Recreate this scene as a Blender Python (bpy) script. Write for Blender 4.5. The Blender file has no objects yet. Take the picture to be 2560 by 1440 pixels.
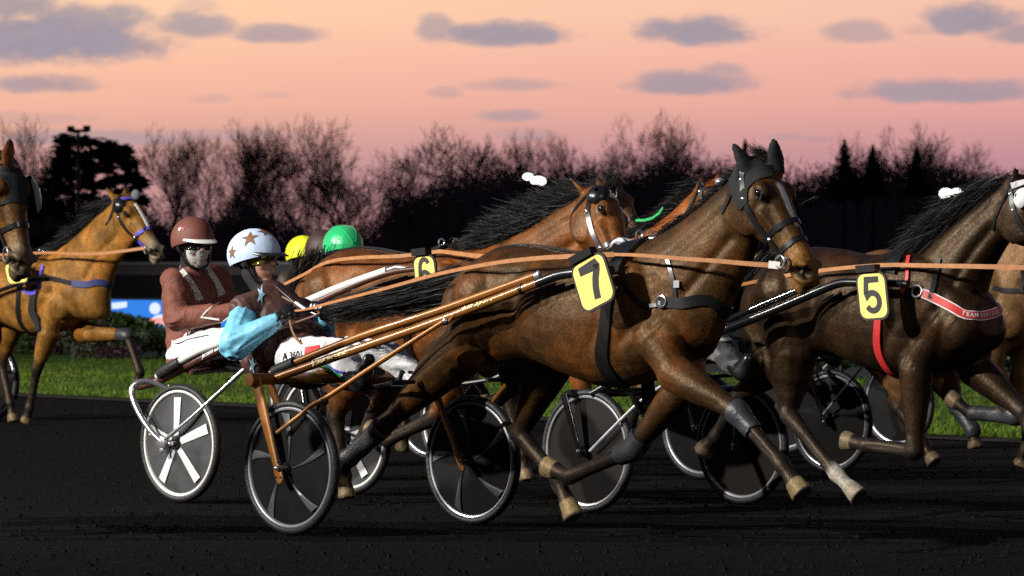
import bpy, bmesh, math, random
import numpy as np
from mathutils import Vector as V, Matrix, noise as mnoise
from mathutils.bvhtree import BVHTree
R_ = math.radians
C = bpy.context.scene.collection
scene = bpy.context.scene
F, CZ, HY = 12000.0, 1.4, 666.0          # focal length in photo pixels, eye height, horizon row

# ------------------------------------------------------------------ camera
cam_d = bpy.data.cameras.new('camera'); cam = bpy.data.objects.new('camera', cam_d); C.objects.link(cam)
cam.location = (0, 0, CZ); cam.rotation_euler = (R_(90), 0, 0)
cam_d.sensor_width = 36.0; cam_d.lens = 36.0*F/2560.0
cam_d.shift_y = -(720-HY)/2560.0
cam_d.clip_end = 5000; cam_d.clip_start = 0.5
cam_d.dof.use_dof = True; cam_d.dof.focus_distance = 25.0; cam_d.dof.aperture_fstop = 8.5
scene.camera = cam
scene.view_settings.view_transform = 'Standard'; scene.view_settings.look = 'None'
scene.view_settings.exposure = 0.0; scene.view_settings.gamma = 1.0
scene.cycles.use_denoising = False
scene.cycles.max_bounces = 6

# ------------------------------------------------------------------ dusk sky
def world():
    w = bpy.data.worlds.new('World'); scene.world = w; w.use_nodes = True
    nt = w.node_tree; N = nt.nodes; L = nt.links; N.clear()
    out = N.new('ShaderNodeOutputWorld'); bg = N.new('ShaderNodeBackground'); L.new(bg.outputs[0], out.inputs[0])
    tc = N.new('ShaderNodeTexCoord'); sep = N.new('ShaderNodeSeparateXYZ'); L.new(tc.outputs['Generated'], sep.inputs[0])
    def math_(op, a, b=None, c=None):
        n = N.new('ShaderNodeMath'); n.operation = op
        for i, x in enumerate((a, b, c)):
            if x is None: continue
            if isinstance(x, (int, float)): n.inputs[i].default_value = x
            else: L.new(x, n.inputs[i])
        return n.outputs[0]
    az = math_('ARCTAN2', sep.outputs[0], sep.outputs[1])        # 0 straight along +Y, in radians
    el = math_('ARCSINE', sep.outputs[2])
    # colour by elevation (the afterglow lies low in the sky, the zenith is dark)
    ramp = N.new('ShaderNodeValToRGB'); cr = ramp.color_ramp
    t = math_('MULTIPLY_ADD', el, 1/0.6, 0.1); L.new(t, ramp.inputs[0])
    def el2t(e): return min(1, max(0, e/0.6+0.1))
    stops = [(-0.04, (.05,.035,.04)), (0.0, (.50,.27,.25)), (0.012, (.56,.295,.285)), (0.0226, (.65,.355,.325)), (0.034, (.92,.495,.355)),
             (0.043, (1.0,.57,.385)), (0.054, (1.06,.68,.42)), (0.10, (.62,.48,.40)), (0.2, (.16,.17,.22)), (0.42, (.035,.045,.08))]
    while len(cr.elements) < len(stops): cr.elements.new(0.5)
    for e, (x, c) in zip(cr.elements, stops): e.position = el2t(x); e.color = (*c, 1)
    # warmer on the left, pinker to the right, dark behind the viewer
    hue = N.new('ShaderNodeMix'); hue.data_type = 'RGBA'; hue.blend_type = 'MULTIPLY'
    fz = math_('MULTIPLY_ADD', az, 1/0.24, 0.5); fz.node.use_clamp = True
    L.new(fz, hue.inputs[0]); L.new(ramp.outputs[0], hue.inputs[6]); hue.inputs[7].default_value = (.86,.78,.98,1)
    # clouds: soft grey-mauve banks, each at its own bearing and height
    nz = N.new('ShaderNodeTexNoise'); nz.inputs['Scale'].default_value = 120; nz.inputs['Detail'].default_value = 7; nz.inputs['Roughness'].default_value = .62
    mp = N.new('ShaderNodeMapping'); mp.inputs['Scale'].default_value = (1, 1, 2.0); L.new(tc.outputs['Generated'], mp.inputs[0]); L.new(mp.outputs[0], nz.inputs[0])
    nb = math_('SUBTRACT', nz.outputs[0], .5)
    cl = [(110,105,360,100,1),(200,60,220,60,.9),(60,30,140,60,.9),(330,120,110,50,.9),(480,72,120,48,.8),(500,20,70,30,.3),(690,90,120,34,.75),(110,215,150,34,.8),
          (1090,80,60,46,.7),(1260,92,190,42,.95),(1740,85,170,52,.95),(1730,215,190,42,.85),(1800,180,70,24,.6),(2140,85,100,40,.6),(2440,60,140,58,.95),(2560,90,110,40,.8),
          (2380,235,280,40,.85),(1280,215,130,24,.5),(1280,292,90,22,.6),(1110,235,50,20,.4),(520,250,60,16,.25),(690,240,60,14,.2),
          (250,350,260,26,.55),(560,340,200,22,.4),(1320,340,90,26,.4),(1960,345,60,12,.3),(2050,350,50,12,.3),(60,300,200,20,.25),
          (2300,80,60,20,.3),(-300,150,260,80,.9),(2900,120,300,80,.9)]
    tot = None
    for (px, py, sx, sy, k) in cl:
        a0 = math.atan((px-1280)/F); e0 = (HY-py)/F
        dx = math_('MULTIPLY', math_('SUBTRACT', az, a0), F/sx)
        dy = math_('MULTIPLY', math_('SUBTRACT', el, e0), F/sy)
        # flatter undersides: the lower half falls off faster
        low = math_('MULTIPLY', math_('MINIMUM', dy, 0.0), .6); dy = math_('ADD', dy, low)
        d = math_('ADD', math_('MULTIPLY', dx, dx), math_('MULTIPLY', dy, dy))
        m = math_('MULTIPLY', math_('SUBTRACT', 1.0, d), 1.0)
        m = math_('ADD', math_('MAXIMUM', m, -1.0), math_('MULTIPLY', nb, 2.5))
        mr = N.new('ShaderNodeMapRange'); mr.interpolation_type = 'SMOOTHSTEP'; L.new(m, mr.inputs[0])
        mr.inputs[1].default_value = -.32; mr.inputs[2].default_value = .9; mr.inputs[3].default_value = 0; mr.inputs[4].default_value = k
        tot = mr.outputs[0] if tot is None else math_('MAXIMUM', tot, mr.outputs[0])
    mix = N.new('ShaderNodeMix'); mix.data_type = 'RGBA'
    L.new(math_('MULTIPLY', tot, .93), mix.inputs[0]); L.new(hue.outputs[2], mix.inputs[6])
    cc = N.new('ShaderNodeMix'); cc.data_type = 'RGBA'; L.new(nz.outputs[0], cc.inputs[0])
    cc.inputs[6].default_value = (.235,.228,.30,1); cc.inputs[7].default_value = (.40,.36,.43,1); L.new(cc.outputs[2], mix.inputs[7])
    # away from the afterglow the sky is dim
    back = math_('MULTIPLY_ADD', sep.outputs[1], .9, .42); back.node.use_clamp = True
    dim = N.new('ShaderNodeMix'); dim.data_type = 'RGBA'; dim.blend_type = 'MIX'; L.new(back, dim.inputs[0])
    dim.inputs[6].default_value = (.03,.035,.055,1); L.new(mix.outputs[2], dim.inputs[7])
    L.new(dim.outputs[2], bg.inputs[0]); bg.inputs[1].default_value = 1.0
world()

# ------------------------------------------------------------------ floodlights of the track (night meeting under lamps)
def lamp(name, loc, tgt, watts, rad, ang, col=(1,.96,.88)):
    d = bpy.data.lights.new(name, 'SPOT'); d.energy = watts; d.shadow_soft_size = rad; d.spot_size = R_(ang); d.spot_blend = .4; d.color = col
    o = bpy.data.objects.new(name, d); C.objects.link(o); o.location = loc
    o.rotation_euler = (V(tgt)-V(loc)).to_track_quat('-Z', 'Y').to_euler(); return o
lamp('floodlight_beam', (-38, 3, 23), (0, 27, 1), 128000, .45, 70)
lamp('floodlight_beam', (-52, 22, 24), (-3, 50, .5), 115000, .5, 60)
lamp('floodlight_beam', (20, -24, 22), (1, 27, 1), 13000, .5, 60)

# ------------------------------------------------------------------ helpers
def P0(px, py, Y): return V(((px-1280)/F*Y, Y, CZ+(HY-py)/F*Y))
class Fr:
    """ground frame: u forward along the heading, v to the far side, z up"""
    def __init__(s, O, ang=44.0):
        a = R_(ang); s.O = V(O); s.f = V((math.cos(a), -math.sin(a), 0)); s.l = V((math.sin(a), math.cos(a), 0)); s.ang = ang
    @classmethod
    def at(cls, px, Y, ang=44.0): return cls(((px-1280)/F*Y, Y, 0), ang)
    def L(s, u, v, z): return s.O+s.f*u+s.l*v+V((0,0,z))
    def P(s, px, py, v=0.0):
        d = V(((px-1280)/F, 1, (HY-py)/F)); c = V((0,0,CZ))
        return c+d*((s.O.dot(s.l)+v-c.dot(s.l))/d.dot(s.l))
    def loc(s, p): q = V(p)-s.O; return (q.dot(s.f), q.dot(s.l), p[2])
    def fwd(s, u): return Fr(s.O+s.f*u, s.ang)

class MB:
    def __init__(s): s.v = []; s.f = []
    def add(s, vs, fs):
        n = len(s.v); s.v += [tuple(x) for x in vs]; s.f += [tuple(i+n for i in f) for f in fs]
    def rings(s, rs, caps=True):
        n = len(rs[0]); vs = [p for r in rs for p in r]; fs = []
        for i in range(len(rs)-1):
            for j in range(n):
                k = (j+1) % n; fs.append((i*n+j, i*n+k, (i+1)*n+k, (i+1)*n+j))
        if caps:
            fs.append(tuple(reversed(range(n)))); fs.append(tuple((len(rs)-1)*n+j for j in range(n)))
        s.add(vs, fs); return s
    def loft(s, sec, n=20, sub=4, e=2.0):
        """sec: (centre, half-axis A, half-axis B); Catmull-Rom between sections"""
        sec = [[V(x) for x in q] for q in sec]; out = []
        for i in range(len(sec)-1):
            q = [sec[max(0,i-1)], sec[i], sec[i+1], sec[min(len(sec)-1,i+2)]]
            for k in range(sub):
                t = k/sub
                out.append([.5*((2*q[1][j])+(q[2][j]-q[0][j])*t+(2*q[0][j]-5*q[1][j]+4*q[2][j]-q[3][j])*t*t+(3*q[1][j]-q[0][j]-3*q[2][j]+q[3][j])*t**3) for j in range(3)])
        out.append(sec[-1]); rs = []
        for c, a, b in out:
            r = []
            for j in range(n):
                t = 2*math.pi*j/n; x, y = math.cos(t), math.sin(t)
                r.append(c+a*math.copysign(abs(x)**(2/e), x)+b*math.copysign(abs(y)**(2/e), y))
            rs.append(r)
        return s.rings(rs)
    def cap(s, p1, r1, p2, r2, n=12, flat=1.0, side=None):
        """rounded cone; flat squeezes it along 'side'"""
        p1, p2 = V(p1), V(p2); d = p2-p1; ln = d.length or 1e-6; d = d/ln
        a = V(side) if side is not None else (V((0,0,1)) if abs(d.z) < .9 else V((1,0,0)))
        a = (a-d*a.dot(d)).normalized(); b = d.cross(a); rs = []
        for t in (-.97,-.7,-.35,0): rs.append((p1+d*r1*t, r1*math.sqrt(1-t*t)))
        for t in (0,.35,.7,.97): rs.append((p2+d*r2*t, r2*math.sqrt(1-t*t)))
        return s.rings([[c+a*math.cos(2*math.pi*j/n)*r*flat+b*math.sin(2*math.pi*j/n)*r for j in range(n)] for c, r in rs])
    def chain(s, pts, n=12):
        for (p, r), (q, t) in zip(pts, pts[1:]): s.cap(p, r, q, t, n)
        return s
    def ell(s, c, a, b, d, n=14, m=9):
        c, a, b, d = V(c), V(a), V(b), V(d); rs = []
        for i in range(m+1):
            t = math.pi*(i+.02)/(m+.04); rs.append([c+d*math.cos(t)+(a*math.cos(2*math.pi*j/n)+b*math.sin(2*math.pi*j/n))*math.sin(t) for j in range(n)])
        return s.rings(rs)
    def tube(s, pts, r, n=8, sub=1, closed=False):
        pts = [V(p) for p in pts]; rr = r if isinstance(r, (list, tuple)) else [r]*len(pts)
        if sub > 1:
            q = []; qr = []
            for i in range(len(pts)-1):
                a, b, c, d = pts[max(0,i-1)], pts[i], pts[i+1], pts[min(len(pts)-1,i+2)]
                for k in range(sub):
                    t = k/sub; q.append(.5*((2*b)+(c-a)*t+(2*a-5*b+4*c-d)*t*t+(3*b-a-3*c+d)*t**3)); qr.append(rr[i]*(1-t)+rr[i+1]*t)
            pts = q+[pts[-1]]; rr = qr+[rr[-1]]
        rs = []; up = None
        for i, p in enumerate(pts):
            d = (pts[min(i+1,len(pts)-1)]-pts[max(0,i-1)]).normalized()
            if up is None: up = V((0,0,1)) if abs(d.z) < .9 else V((1,0,0))
            a = (up-d*up.dot(d)).normalized(); up = a; b = d.cross(a)
            rs.append([p+(a*math.cos(2*math.pi*j/n)+b*math.sin(2*math.pi*j/n))*rr[i] for j in range(n)])
        return s.rings(rs)
    def lathe(s, prof, c, ax, n=48, closed=True):
        c = V(c); ax = V(ax).normalized(); a = V((0,0,1)) if abs(ax.z) < .9 else V((1,0,0)); a = (a-ax*a.dot(ax)).normalized(); b = ax.cross(a)
        m = len(prof); vs = []; fs = []
        for j in range(n):
            t = 2*math.pi*j/n; e = a*math.cos(t)+b*math.sin(t); vs += [c+e*r+ax*x for r, x in prof]
        for j in range(n):
            k = (j+1) % n
            for i in range(m if closed else m-1):
                i2 = (i+1) % m; fs.append((j*m+i, k*m+i, k*m+i2, j*m+i2))
        s.add(vs, fs); return s
    def box(s, c, a, b, d):
        c, a, b, d = V(c), V(a), V(b), V(d)
        vs = [c+a*x+b*y+d*z for x in (-1,1) for y in (-1,1) for z in (-1,1)]
        s.add(vs, [(0,1,3,2),(4,6,7,5),(0,4,5,1),(2,3,7,6),(0,2,6,4),(1,5,7,3)]); return s
    def prism(s, pts2, c, x, y, depth):
        """flat outline (any simple polygon) extruded both sides of its plane"""
        c, x, y = V(c), V(x), V(y); nn = x.cross(y).normalized()*depth; n = len(pts2)
        vs = [c+x*p[0]+y*p[1]+nn for p in pts2]+[c+x*p[0]+y*p[1]-nn for p in pts2]
        s.add(vs, [tuple(range(n)), tuple(range(2*n-1, n-1, -1))]+[(i, i+n, (i+1)%n+n, (i+1)%n) for i in range(n)]); return s
    def ribbon(s, pts, w, th, nrm):
        """strap: a rectangular section along pts; nrm one vector or one per point"""
        pts = [V(p) for p in pts]; rs = []
        for i, p in enumerate(pts):
            d = (pts[min(i+1,len(pts)-1)]-pts[max(0,i-1)]).normalized(); n = V(nrm[i] if isinstance(nrm, list) else nrm)
            n = (n-d*n.dot(d)).normalized(); b = d.cross(n); ww = (w[i] if isinstance(w, list) else w)/2
            rs.append([p+b*ww+n*th, p-b*ww+n*th, p-b*ww-n*th, p+b*ww-n*th])
        return s.rings(rs)
    def mesh(s, name):
        me = bpy.data.meshes.new(name); me.from_pydata(s.v, [], s.f); me.validate(); return me
def root_of(o):
    while o.parent: o = o.parent
    return o
def put(name, me, mat, parent=None, smooth=True, flip=True):
    """link a mesh given in world coordinates; a child keeps its thing's origin"""
    o = bpy.data.objects.new(name, me); C.objects.link(o)
    if mat: me.materials.append(mat)
    if parent:
        o.parent = parent; off = root_of(parent).location
        me.transform(Matrix.Translation(-off))
    if flip:
        bm = bmesh.new(); bm.from_mesh(me); bmesh.ops.recalc_face_normals(bm, faces=bm.faces[:]); bm.to_mesh(me); bm.free()
    if smooth: me.polygons.foreach_set('use_smooth', [True]*len(me.polygons))
    me.update()
    if smooth: me.set_sharp_from_angle(angle=R_(42))
    return o
def part(name, mb, mat, parent, smooth=True): return put(name, mb.mesh(name), mat, parent, smooth)
def thing(name, label, cat, loc, group=None):
    o = bpy.data.objects.new(name, None); C.objects.link(o); o.location = loc; o.empty_display_size = .2
    o['label'] = label; o['category'] = cat
    if group: o['group'] = group
    return o
def tag(o, label, cat, group=None):
    o['label'] = label; o['category'] = cat
    if group: o['group'] = group
    return o
def setting(name, mb, mat, kind='structure', smooth=False):
    o = put(name, mb.mesh(name), mat, None, smooth); o['kind'] = kind; return o
def copy_tree(o, parent=None):
    c = o.copy(); C.objects.link(c)
    if parent: c.parent = parent
    for ch in list(o.children): copy_tree(ch, c)
    return c
def solid(mb, voxel, it=4, lam=.5):
    """one continuous skin around overlapping shapes; returns vertices, faces"""
    me = mb.mesh('tmp'); o = bpy.data.objects.new('tmp', me); C.objects.link(o)
    m = o.modifiers.new('r', 'REMESH'); m.mode = 'VOXEL'; m.voxel_size = voxel
    dg = bpy.context.evaluated_depsgraph_get(); e = o.evaluated_get(dg); em = e.to_mesh()
    n = len(em.vertices); co = np.empty(n*3); em.vertices.foreach_get('co', co); co = co.reshape(-1,3)
    ed = np.empty(len(em.edges)*2, dtype=np.int64); em.edges.foreach_get('vertices', ed); ed = ed.reshape(-1,2)
    fs = [tuple(p.vertices) for p in em.polygons]
    e.to_mesh_clear(); bpy.data.objects.remove(o); bpy.data.meshes.remove(me)
    co = relax(co, ed, it, lam)
    return co, fs, ed
def relax(co, ed, it, lam=.5):
    n = len(co); deg = np.bincount(ed.ravel(), minlength=n).astype(float)[:,None]; deg[deg == 0] = 1
    for k in range(it):
        for s in (lam, -lam*.72):                       # volume-keeping pair
            a = np.zeros_like(co); np.add.at(a, ed[:,0], co[ed[:,1]]); np.add.at(a, ed[:,1], co[ed[:,0]])
            co = co+(a/deg-co)*s
    return co
def normals(co, fs):
    f = np.array([q[:3] for q in fs]); a = co[f[:,1]]-co[f[:,0]]; b = co[f[:,2]]-co[f[:,0]]; n = np.cross(a, b); out = np.zeros_like(co)
    for q in range(3): np.add.at(out, f[:,q], n)
    return out/(np.linalg.norm(out, axis=1)[:,None]+1e-12)
def seg(co, a, b):
    a, b = np.array(a), np.array(b); d = b-a; t = np.clip(((co-a)@d)/(d@d+1e-12), 0, 1)
    return np.linalg.norm(co-a-t[:,None]*d, axis=1), t
def line_dist(co, pts):
    return np.min([seg(co, a, b)[0] for a, b in zip(pts, pts[1:])], axis=0)
def np2mesh(name, co, fs, col=None):
    me = bpy.data.meshes.new(name); me.from_pydata([tuple(x) for x in co], [], fs)
    if col is not None:
        at = me.color_attributes.new('Col', 'FLOAT_COLOR', 'POINT'); c4 = np.ones((len(co),4)); c4[:,:3] = col; at.data.foreach_set('color', c4.ravel())
    return me
def ss(a, b, x): t = np.clip((x-a)/(b-a), 0, 1); return t*t*(3-2*t)
def shell(co, fs, keep, off, it=3):
    """cloth laid over the faces whose corners are all kept"""
    n = normals(co, fs); ff = [f for f in fs if all(keep[i] for i in f)]
    ids = sorted({i for f in ff for i in f}); mp = {i: k for k, i in enumerate(ids)}; m = len(ids)
    cnt = {}
    for f in ff:
        for a, b in zip(f, f[1:]+f[:1]): cnt[(a,b)] = 1
    bd = [(a,b) for (a,b) in cnt if (b,a) not in cnt]
    pts = co[ids].copy(); nb = {}
    for a, b in bd: nb.setdefault(mp[a], []).append(mp[b]); nb.setdefault(mp[b], []).append(mp[a])
    for _ in range(it*2):
        q = pts.copy()
        for i, js in nb.items(): q[i] = .5*pts[i]+.5*np.mean(pts[js], axis=0)
        pts = q
    o = pts+n[ids]*off; i_ = pts-n[ids]*.002
    mb = MB(); mb.v = [tuple(x) for x in o]+[tuple(x) for x in i_]
    mb.f = [tuple(mp[i] for i in f) for f in ff]+[tuple(mp[i]+m for i in reversed(f)) for f in ff]+[(mp[a], mp[a]+m, mp[b]+m, mp[b]) for a, b in bd]
    return mb
class Surf:
    def __init__(s, co, fs): s.b = BVHTree.FromPolygons([tuple(x) for x in co], fs)
    def near(s, p):
        l, n, i, d = s.b.find_nearest(V(p)); return l, n
    def ray(s, o, d):
        l, n, i, q = s.b.ray_cast(V(o), V(d)); return (l, n) if l else s.near(o)
    def seen(s, px, py): return s.ray((0,0,CZ), V(((px-1280)/F, 1, (HY-py)/F)).normalized())
    def strap(s, pts, w, th=.003, off=.006, step=.03, mb=None):
        """strap lying on the surface through the given points"""
        pts = [V(p) for p in pts]; q = []
        for a, b in zip(pts, pts[1:]):
            k = max(2, int((b-a).length/step)); q += [a.lerp(b, i/k) for i in range(k)]
        q.append(pts[-1]); ps = []; ns = []
        for p in q: l, n = s.near(p); ps.append(l+n*off); ns.append(n)
        for _ in range(2):
            ps = [ps[0]]+[(ps[i-1]+ps[i]*2+ps[i+1])/4 for i in range(1, len(ps)-1)]+[ps[-1]]
            ns = [ns[0]]+[((ns[i-1]+ns[i]*2+ns[i+1])/4).normalized() for i in range(1, len(ns)-1)]+[ns[-1]]
        s.last = (ps, ns); mb = mb or MB(); mb.ribbon(ps, w, th, ns); return mb
    def decal(s, polys, c, x, y, off=.006, step=.012, toward=None):
        """a flat drawing (list of triangles in 2D) laid onto the surface"""
        mb = MB(); c, x, y = V(c), V(x), V(y)
        d = toward and V(toward)
        for tri in polys:
            n = max(1, int(max((V(tri[i])-V(tri[(i+1)%3])).length for i in range(3))/step)); g = {}; vs = []; fs = []
            for i in range(n+1):
                for j in range(n+1-i):
                    a, b = i/n, j/n; p2 = V(tri[0])*(1-a-b)+V(tri[1])*a+V(tri[2])*b; p = c+x*p2[0]+y*p2[1]
                    l, nn = (s.ray(p-d*.5, d) if d else s.near(p)); g[i,j] = len(vs); vs.append(l+nn*off)
            for i in range(n):
                for j in range(n-i):
                    fs.append((g[i,j], g[i+1,j], g[i,j+1]))
                    if i+j < n-1: fs.append((g[i+1,j], g[i+1,j+1], g[i,j+1]))
            mb.add(vs, fs)
        return mb
def star2(r, k=.4, rot=90):
    o = [(math.cos(R_(rot+i*36))*(r if i%2 == 0 else r*k), math.sin(R_(rot+i*36))*(r if i%2 == 0 else r*k)) for i in range(10)]
    return [((0,0), o[i], o[(i+1)%10]) for i in range(10)]
def text_tris(txt, size, bold=0.0, shear=0.0, width=1.0):
    cu = bpy.data.curves.new('t', 'FONT'); cu.body = txt; cu.size = size; cu.align_x = 'CENTER'; cu.align_y = 'CENTER'; cu.offset = bold; cu.shear = shear; cu.resolution_u = 3
    o = bpy.data.objects.new('t', cu); C.objects.link(o); dg = bpy.context.evaluated_depsgraph_get(); me = o.evaluated_get(dg).to_mesh(); me.calc_loop_triangles()
    tr = [tuple((me.vertices[i].co.x*width, me.vertices[i].co.y) for i in t.vertices) for t in me.loop_triangles]
    o.evaluated_get(dg).to_mesh_clear(); bpy.data.objects.remove(o); bpy.data.curves.remove(cu); return tr
def text_on_path(path, txt, size, off, t0, bold=0.0, flip=False):
    """letters standing one after another along a strap"""
    ps, ns = path; mb = MB(); ln = [(q-p).length for p, q in zip(ps, ps[1:])]; tot = sum(ln)
    def at(x):
        j = 0
        while j < len(ln)-1 and x > ln[j]: x -= ln[j]; j += 1
        k = min(1, x/ln[j]); return ps[j].lerp(ps[j+1], k), (ps[j+1]-ps[j]).normalized(), ns[j].lerp(ns[j+1], k).normalized()
    x = t0*tot
    for ch in txt:
        if ch != ' ' and x < tot:
            p, d, n = at(x); n = (n-d*n.dot(d)).normalized(); y = n.cross(d)
            for t in text_tris(ch, size, bold): mb.add([p+n*off+d*q[0]+y*q[1] for q in t], [(0,1,2)])
        x += size*.78 if ch != ' ' else size*.45
    return mb
def flat_tris(tris, c, x, y, off):
    mb = MB(); c, x, y = V(c), V(x), V(y); n = x.cross(y).normalized()*off
    for t in tris: mb.add([c+x*p[0]+y*p[1]+n for p in t], [(0,1,2)])
    return mb

# ------------------------------------------------------------------ materials
def mat(name, col, rough=.5, metal=0, var=.0, scale=8, bump=0, bscale=60, spec=.5, sheen=0, vcol=False, stretch=(1,1,1), coat=0, emit=None, col2=None, fold=0, fscale=7):
    m = bpy.data.materials.new(name); m.use_nodes = True; nt = m.node_tree; N = nt.nodes; L = nt.links; b = N['Principled BSDF']
    b.inputs['Roughness'].default_value = rough; b.inputs['Metallic'].default_value = metal; b.inputs['Specular IOR Level'].default_value = spec
    b.inputs['Coat Weight'].default_value = coat; b.inputs['Coat Roughness'].default_value = .12
    if vcol: b.inputs['Specular Tint'].default_value = (1,.72,.46,1)
    if sheen: b.inputs['Sheen Weight'].default_value = sheen; b.inputs['Sheen Roughness'].default_value = .4
    tc = N.new('ShaderNodeTexCoord'); mp = N.new('ShaderNodeMapping'); mp.inputs['Scale'].default_value = stretch; L.new(tc.outputs['Object'], mp.inputs[0])
    src = None
    if vcol: a = N.new('ShaderNodeAttribute'); a.attribute_name = 'Col'; src = a.outputs['Color']
    b.inputs['Base Color'].default_value = (*col, 1)
    if var or col2:
        n = N.new('ShaderNodeTexNoise'); n.inputs['Scale'].default_value = scale; n.inputs['Detail'].default_value = 6; n.inputs['Roughness'].default_value = .6; L.new(mp.outputs[0], n.inputs[0])
        r = N.new('ShaderNodeMapRange'); L.new(n.outputs[0], r.inputs[0]); r.inputs[1].default_value = .3; r.inputs[2].default_value = .7
        if col2:
            r.inputs[3].default_value = 0; r.inputs[4].default_value = 1
            x = N.new('ShaderNodeMix'); x.data_type = 'RGBA'; L.new(r.outputs[0], x.inputs[0]); x.inputs[6].default_value = (*col,1); x.inputs[7].default_value = (*col2,1); L.new(x.outputs[2], b.inputs['Base Color'])
        else:
            r.inputs[3].default_value = 1-var; r.inputs[4].default_value = 1+var
            x = N.new('ShaderNodeMix'); x.data_type = 'RGBA'; x.blend_type = 'MULTIPLY'; x.inputs[0].default_value = 1
            if src: L.new(src, x.inputs[6])
            else: x.inputs[6].default_value = (*col,1)
            L.new(r.outputs[0], x.inputs[7]); L.new(x.outputs[2], b.inputs['Base Color'])
    elif src: L.new(src, b.inputs['Base Color'])
    if bump:
        n = N.new('ShaderNodeTexNoise'); n.inputs['Scale'].default_value = bscale; n.inputs['Detail'].default_value = 4; L.new(mp.outputs[0], n.inputs[0])
        bp = N.new('ShaderNodeBump'); bp.inputs['Strength'].default_value = bump; bp.inputs['Distance'].default_value = .02; L.new(n.outputs[0], bp.inputs['Height']); L.new(bp.outputs[0], b.inputs['Normal'])
    if fold:
        w = N.new('ShaderNodeTexNoise'); w.inputs['Scale'].default_value = fscale; w.inputs['Detail'].default_value = 1.5; w.inputs['Distortion'].default_value = 1.6; w.noise_type = 'RIDGED_MULTIFRACTAL'; L.new(mp.outputs[0], w.inputs[0])
        bp2 = N.new('ShaderNodeBump'); bp2.inputs['Strength'].default_value = fold; bp2.inputs['Distance'].default_value = .03; L.new(w.outputs[0], bp2.inputs['Height'])
        if bump: L.new(bp.outputs[0], bp2.inputs['Normal'])
        L.new(bp2.outputs[0], b.inputs['Normal'])
    if vcol:
        # short hair: fine mottling of tone and of gloss
        n2 = N.new('ShaderNodeTexNoise'); n2.inputs['Scale'].default_value = 85; n2.inputs['Detail'].default_value = 5; n2.inputs['Roughness'].default_value = .7; L.new(mp.outputs[0], n2.inputs[0])
        r2 = N.new('ShaderNodeMapRange'); L.new(n2.outputs[0], r2.inputs[0]); r2.inputs[1].default_value = .32; r2.inputs[2].default_value = .68; r2.inputs[3].default_value = .55; r2.inputs[4].default_value = 1.5
        x2 = N.new('ShaderNodeMix'); x2.data_type = 'RGBA'; x2.blend_type = 'MULTIPLY'; x2.inputs[0].default_value = 1; L.new(x.outputs[2], x2.inputs[6]); L.new(r2.outputs[0], x2.inputs[7]); L.new(x2.outputs[2], b.inputs['Base Color'])
        r3 = N.new('ShaderNodeMapRange'); L.new(n.outputs[0], r3.inputs[0]); r3.inputs[1].default_value = .3; r3.inputs[2].default_value = .7; r3.inputs[3].default_value = .60; r3.inputs[4].default_value = .38; L.new(r3.outputs[0], b.inputs['Roughness'])
    if emit: b.inputs['Emission Color'].default_value = (*emit[0],1); b.inputs['Emission Strength'].default_value = emit[1]
    return m
M = {}
M['coat'] = mat('horse_coat', (.1,.05,.02), .43, var=.45, scale=10, bump=.17, bscale=75, vcol=True, spec=.34, stretch=(1,1,.7))
M['hair'] = mat('dark_hair', (.0085,.0075,.008), .55, var=.4, scale=30, spec=.22)
M['eye'] = mat('wet_eye', (.004,.003,.003), .08, spec=.8)
M['leather'] = mat('black_leather', (.010,.010,.011), .28, var=.3, scale=40, spec=.6)
M['rubber'] = mat('black_rubber', (.010,.010,.011), .55, var=.25, scale=20, bump=.2)
M['cloth_black'] = mat('black_cloth', (.0075,.0075,.009), .85, var=.3, scale=25, bump=.3, bscale=160)
M['chrome'] = mat('chrome', (.75,.75,.78), .22, metal=.9, var=.1)
M['steel'] = mat('brushed_steel', (.42,.42,.45), .36, metal=.55, var=.15, scale=20)
M['rim_silver'] = mat('silver_rim', (.34,.34,.37), .33, metal=.5, var=.12, scale=12)
M['rein'] = mat('tan_rein', (.40,.165,.055), .55, var=.2, scale=30)
M['strap_brown'] = mat('brown_strap', (.16,.07,.03), .5, var=.25, scale=30)
M['plate_yellow'] = mat('yellow_plate', (.82,.66,.16), .5, var=.07, scale=18)
M['plate_edge'] = mat('plate_edge', (.012,.012,.014), .5)
M['numeral'] = mat('numeral_black', (.014,.012,.014), .6)
M['boot'] = mat('grey_leg_boot', (.030,.031,.036), .42, var=.3, scale=18, bump=.2, bscale=80)
M['white'] = mat('white_cloth', (.76,.76,.78), .8, var=.08, scale=14, bump=.2, bscale=40, fold=.4, fscale=6)
M['white_paint'] = mat('white_paint', (.74,.74,.70), .3, var=.08, scale=9, coat=.4)
M['copper'] = mat('copper_brown_paint', (.24,.092,.014), .38, metal=.25, var=.16, scale=14, coat=.25)
M['brown_paint'] = mat('chocolate_brown_paint', (.075,.027,.018), .35, var=.35, scale=26, coat=.4)
M['black_paint'] = mat('gloss_black_paint', (.008,.008,.009), .2, coat=.6)
M['disc_black'] = mat('dark_wheel_disc', (.007,.007,.0075), .7, var=.4, scale=7, spec=.12)
M['disc_grey'] = mat('grey_wheel_disc', (.05,.05,.054), .6, var=.4, scale=7, spec=.2)
M['disc_brown'] = mat('brownish_wheel_disc', (.011,.009,.0085), .65, var=.3, scale=7, spec=.12)
M['spoke_white'] = mat('white_spoke', (.62,.62,.64), .45, var=.12, scale=25)
M['spoke_dark'] = mat('graphite_spoke', (.075,.075,.082), .35, var=.3, scale=12)
M['blue_silk'] = mat('pale_blue_silk', (.17,.49,.68), .45, var=.14, scale=10, bump=.15, bscale=40, fold=.35, fscale=5.5)
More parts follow.
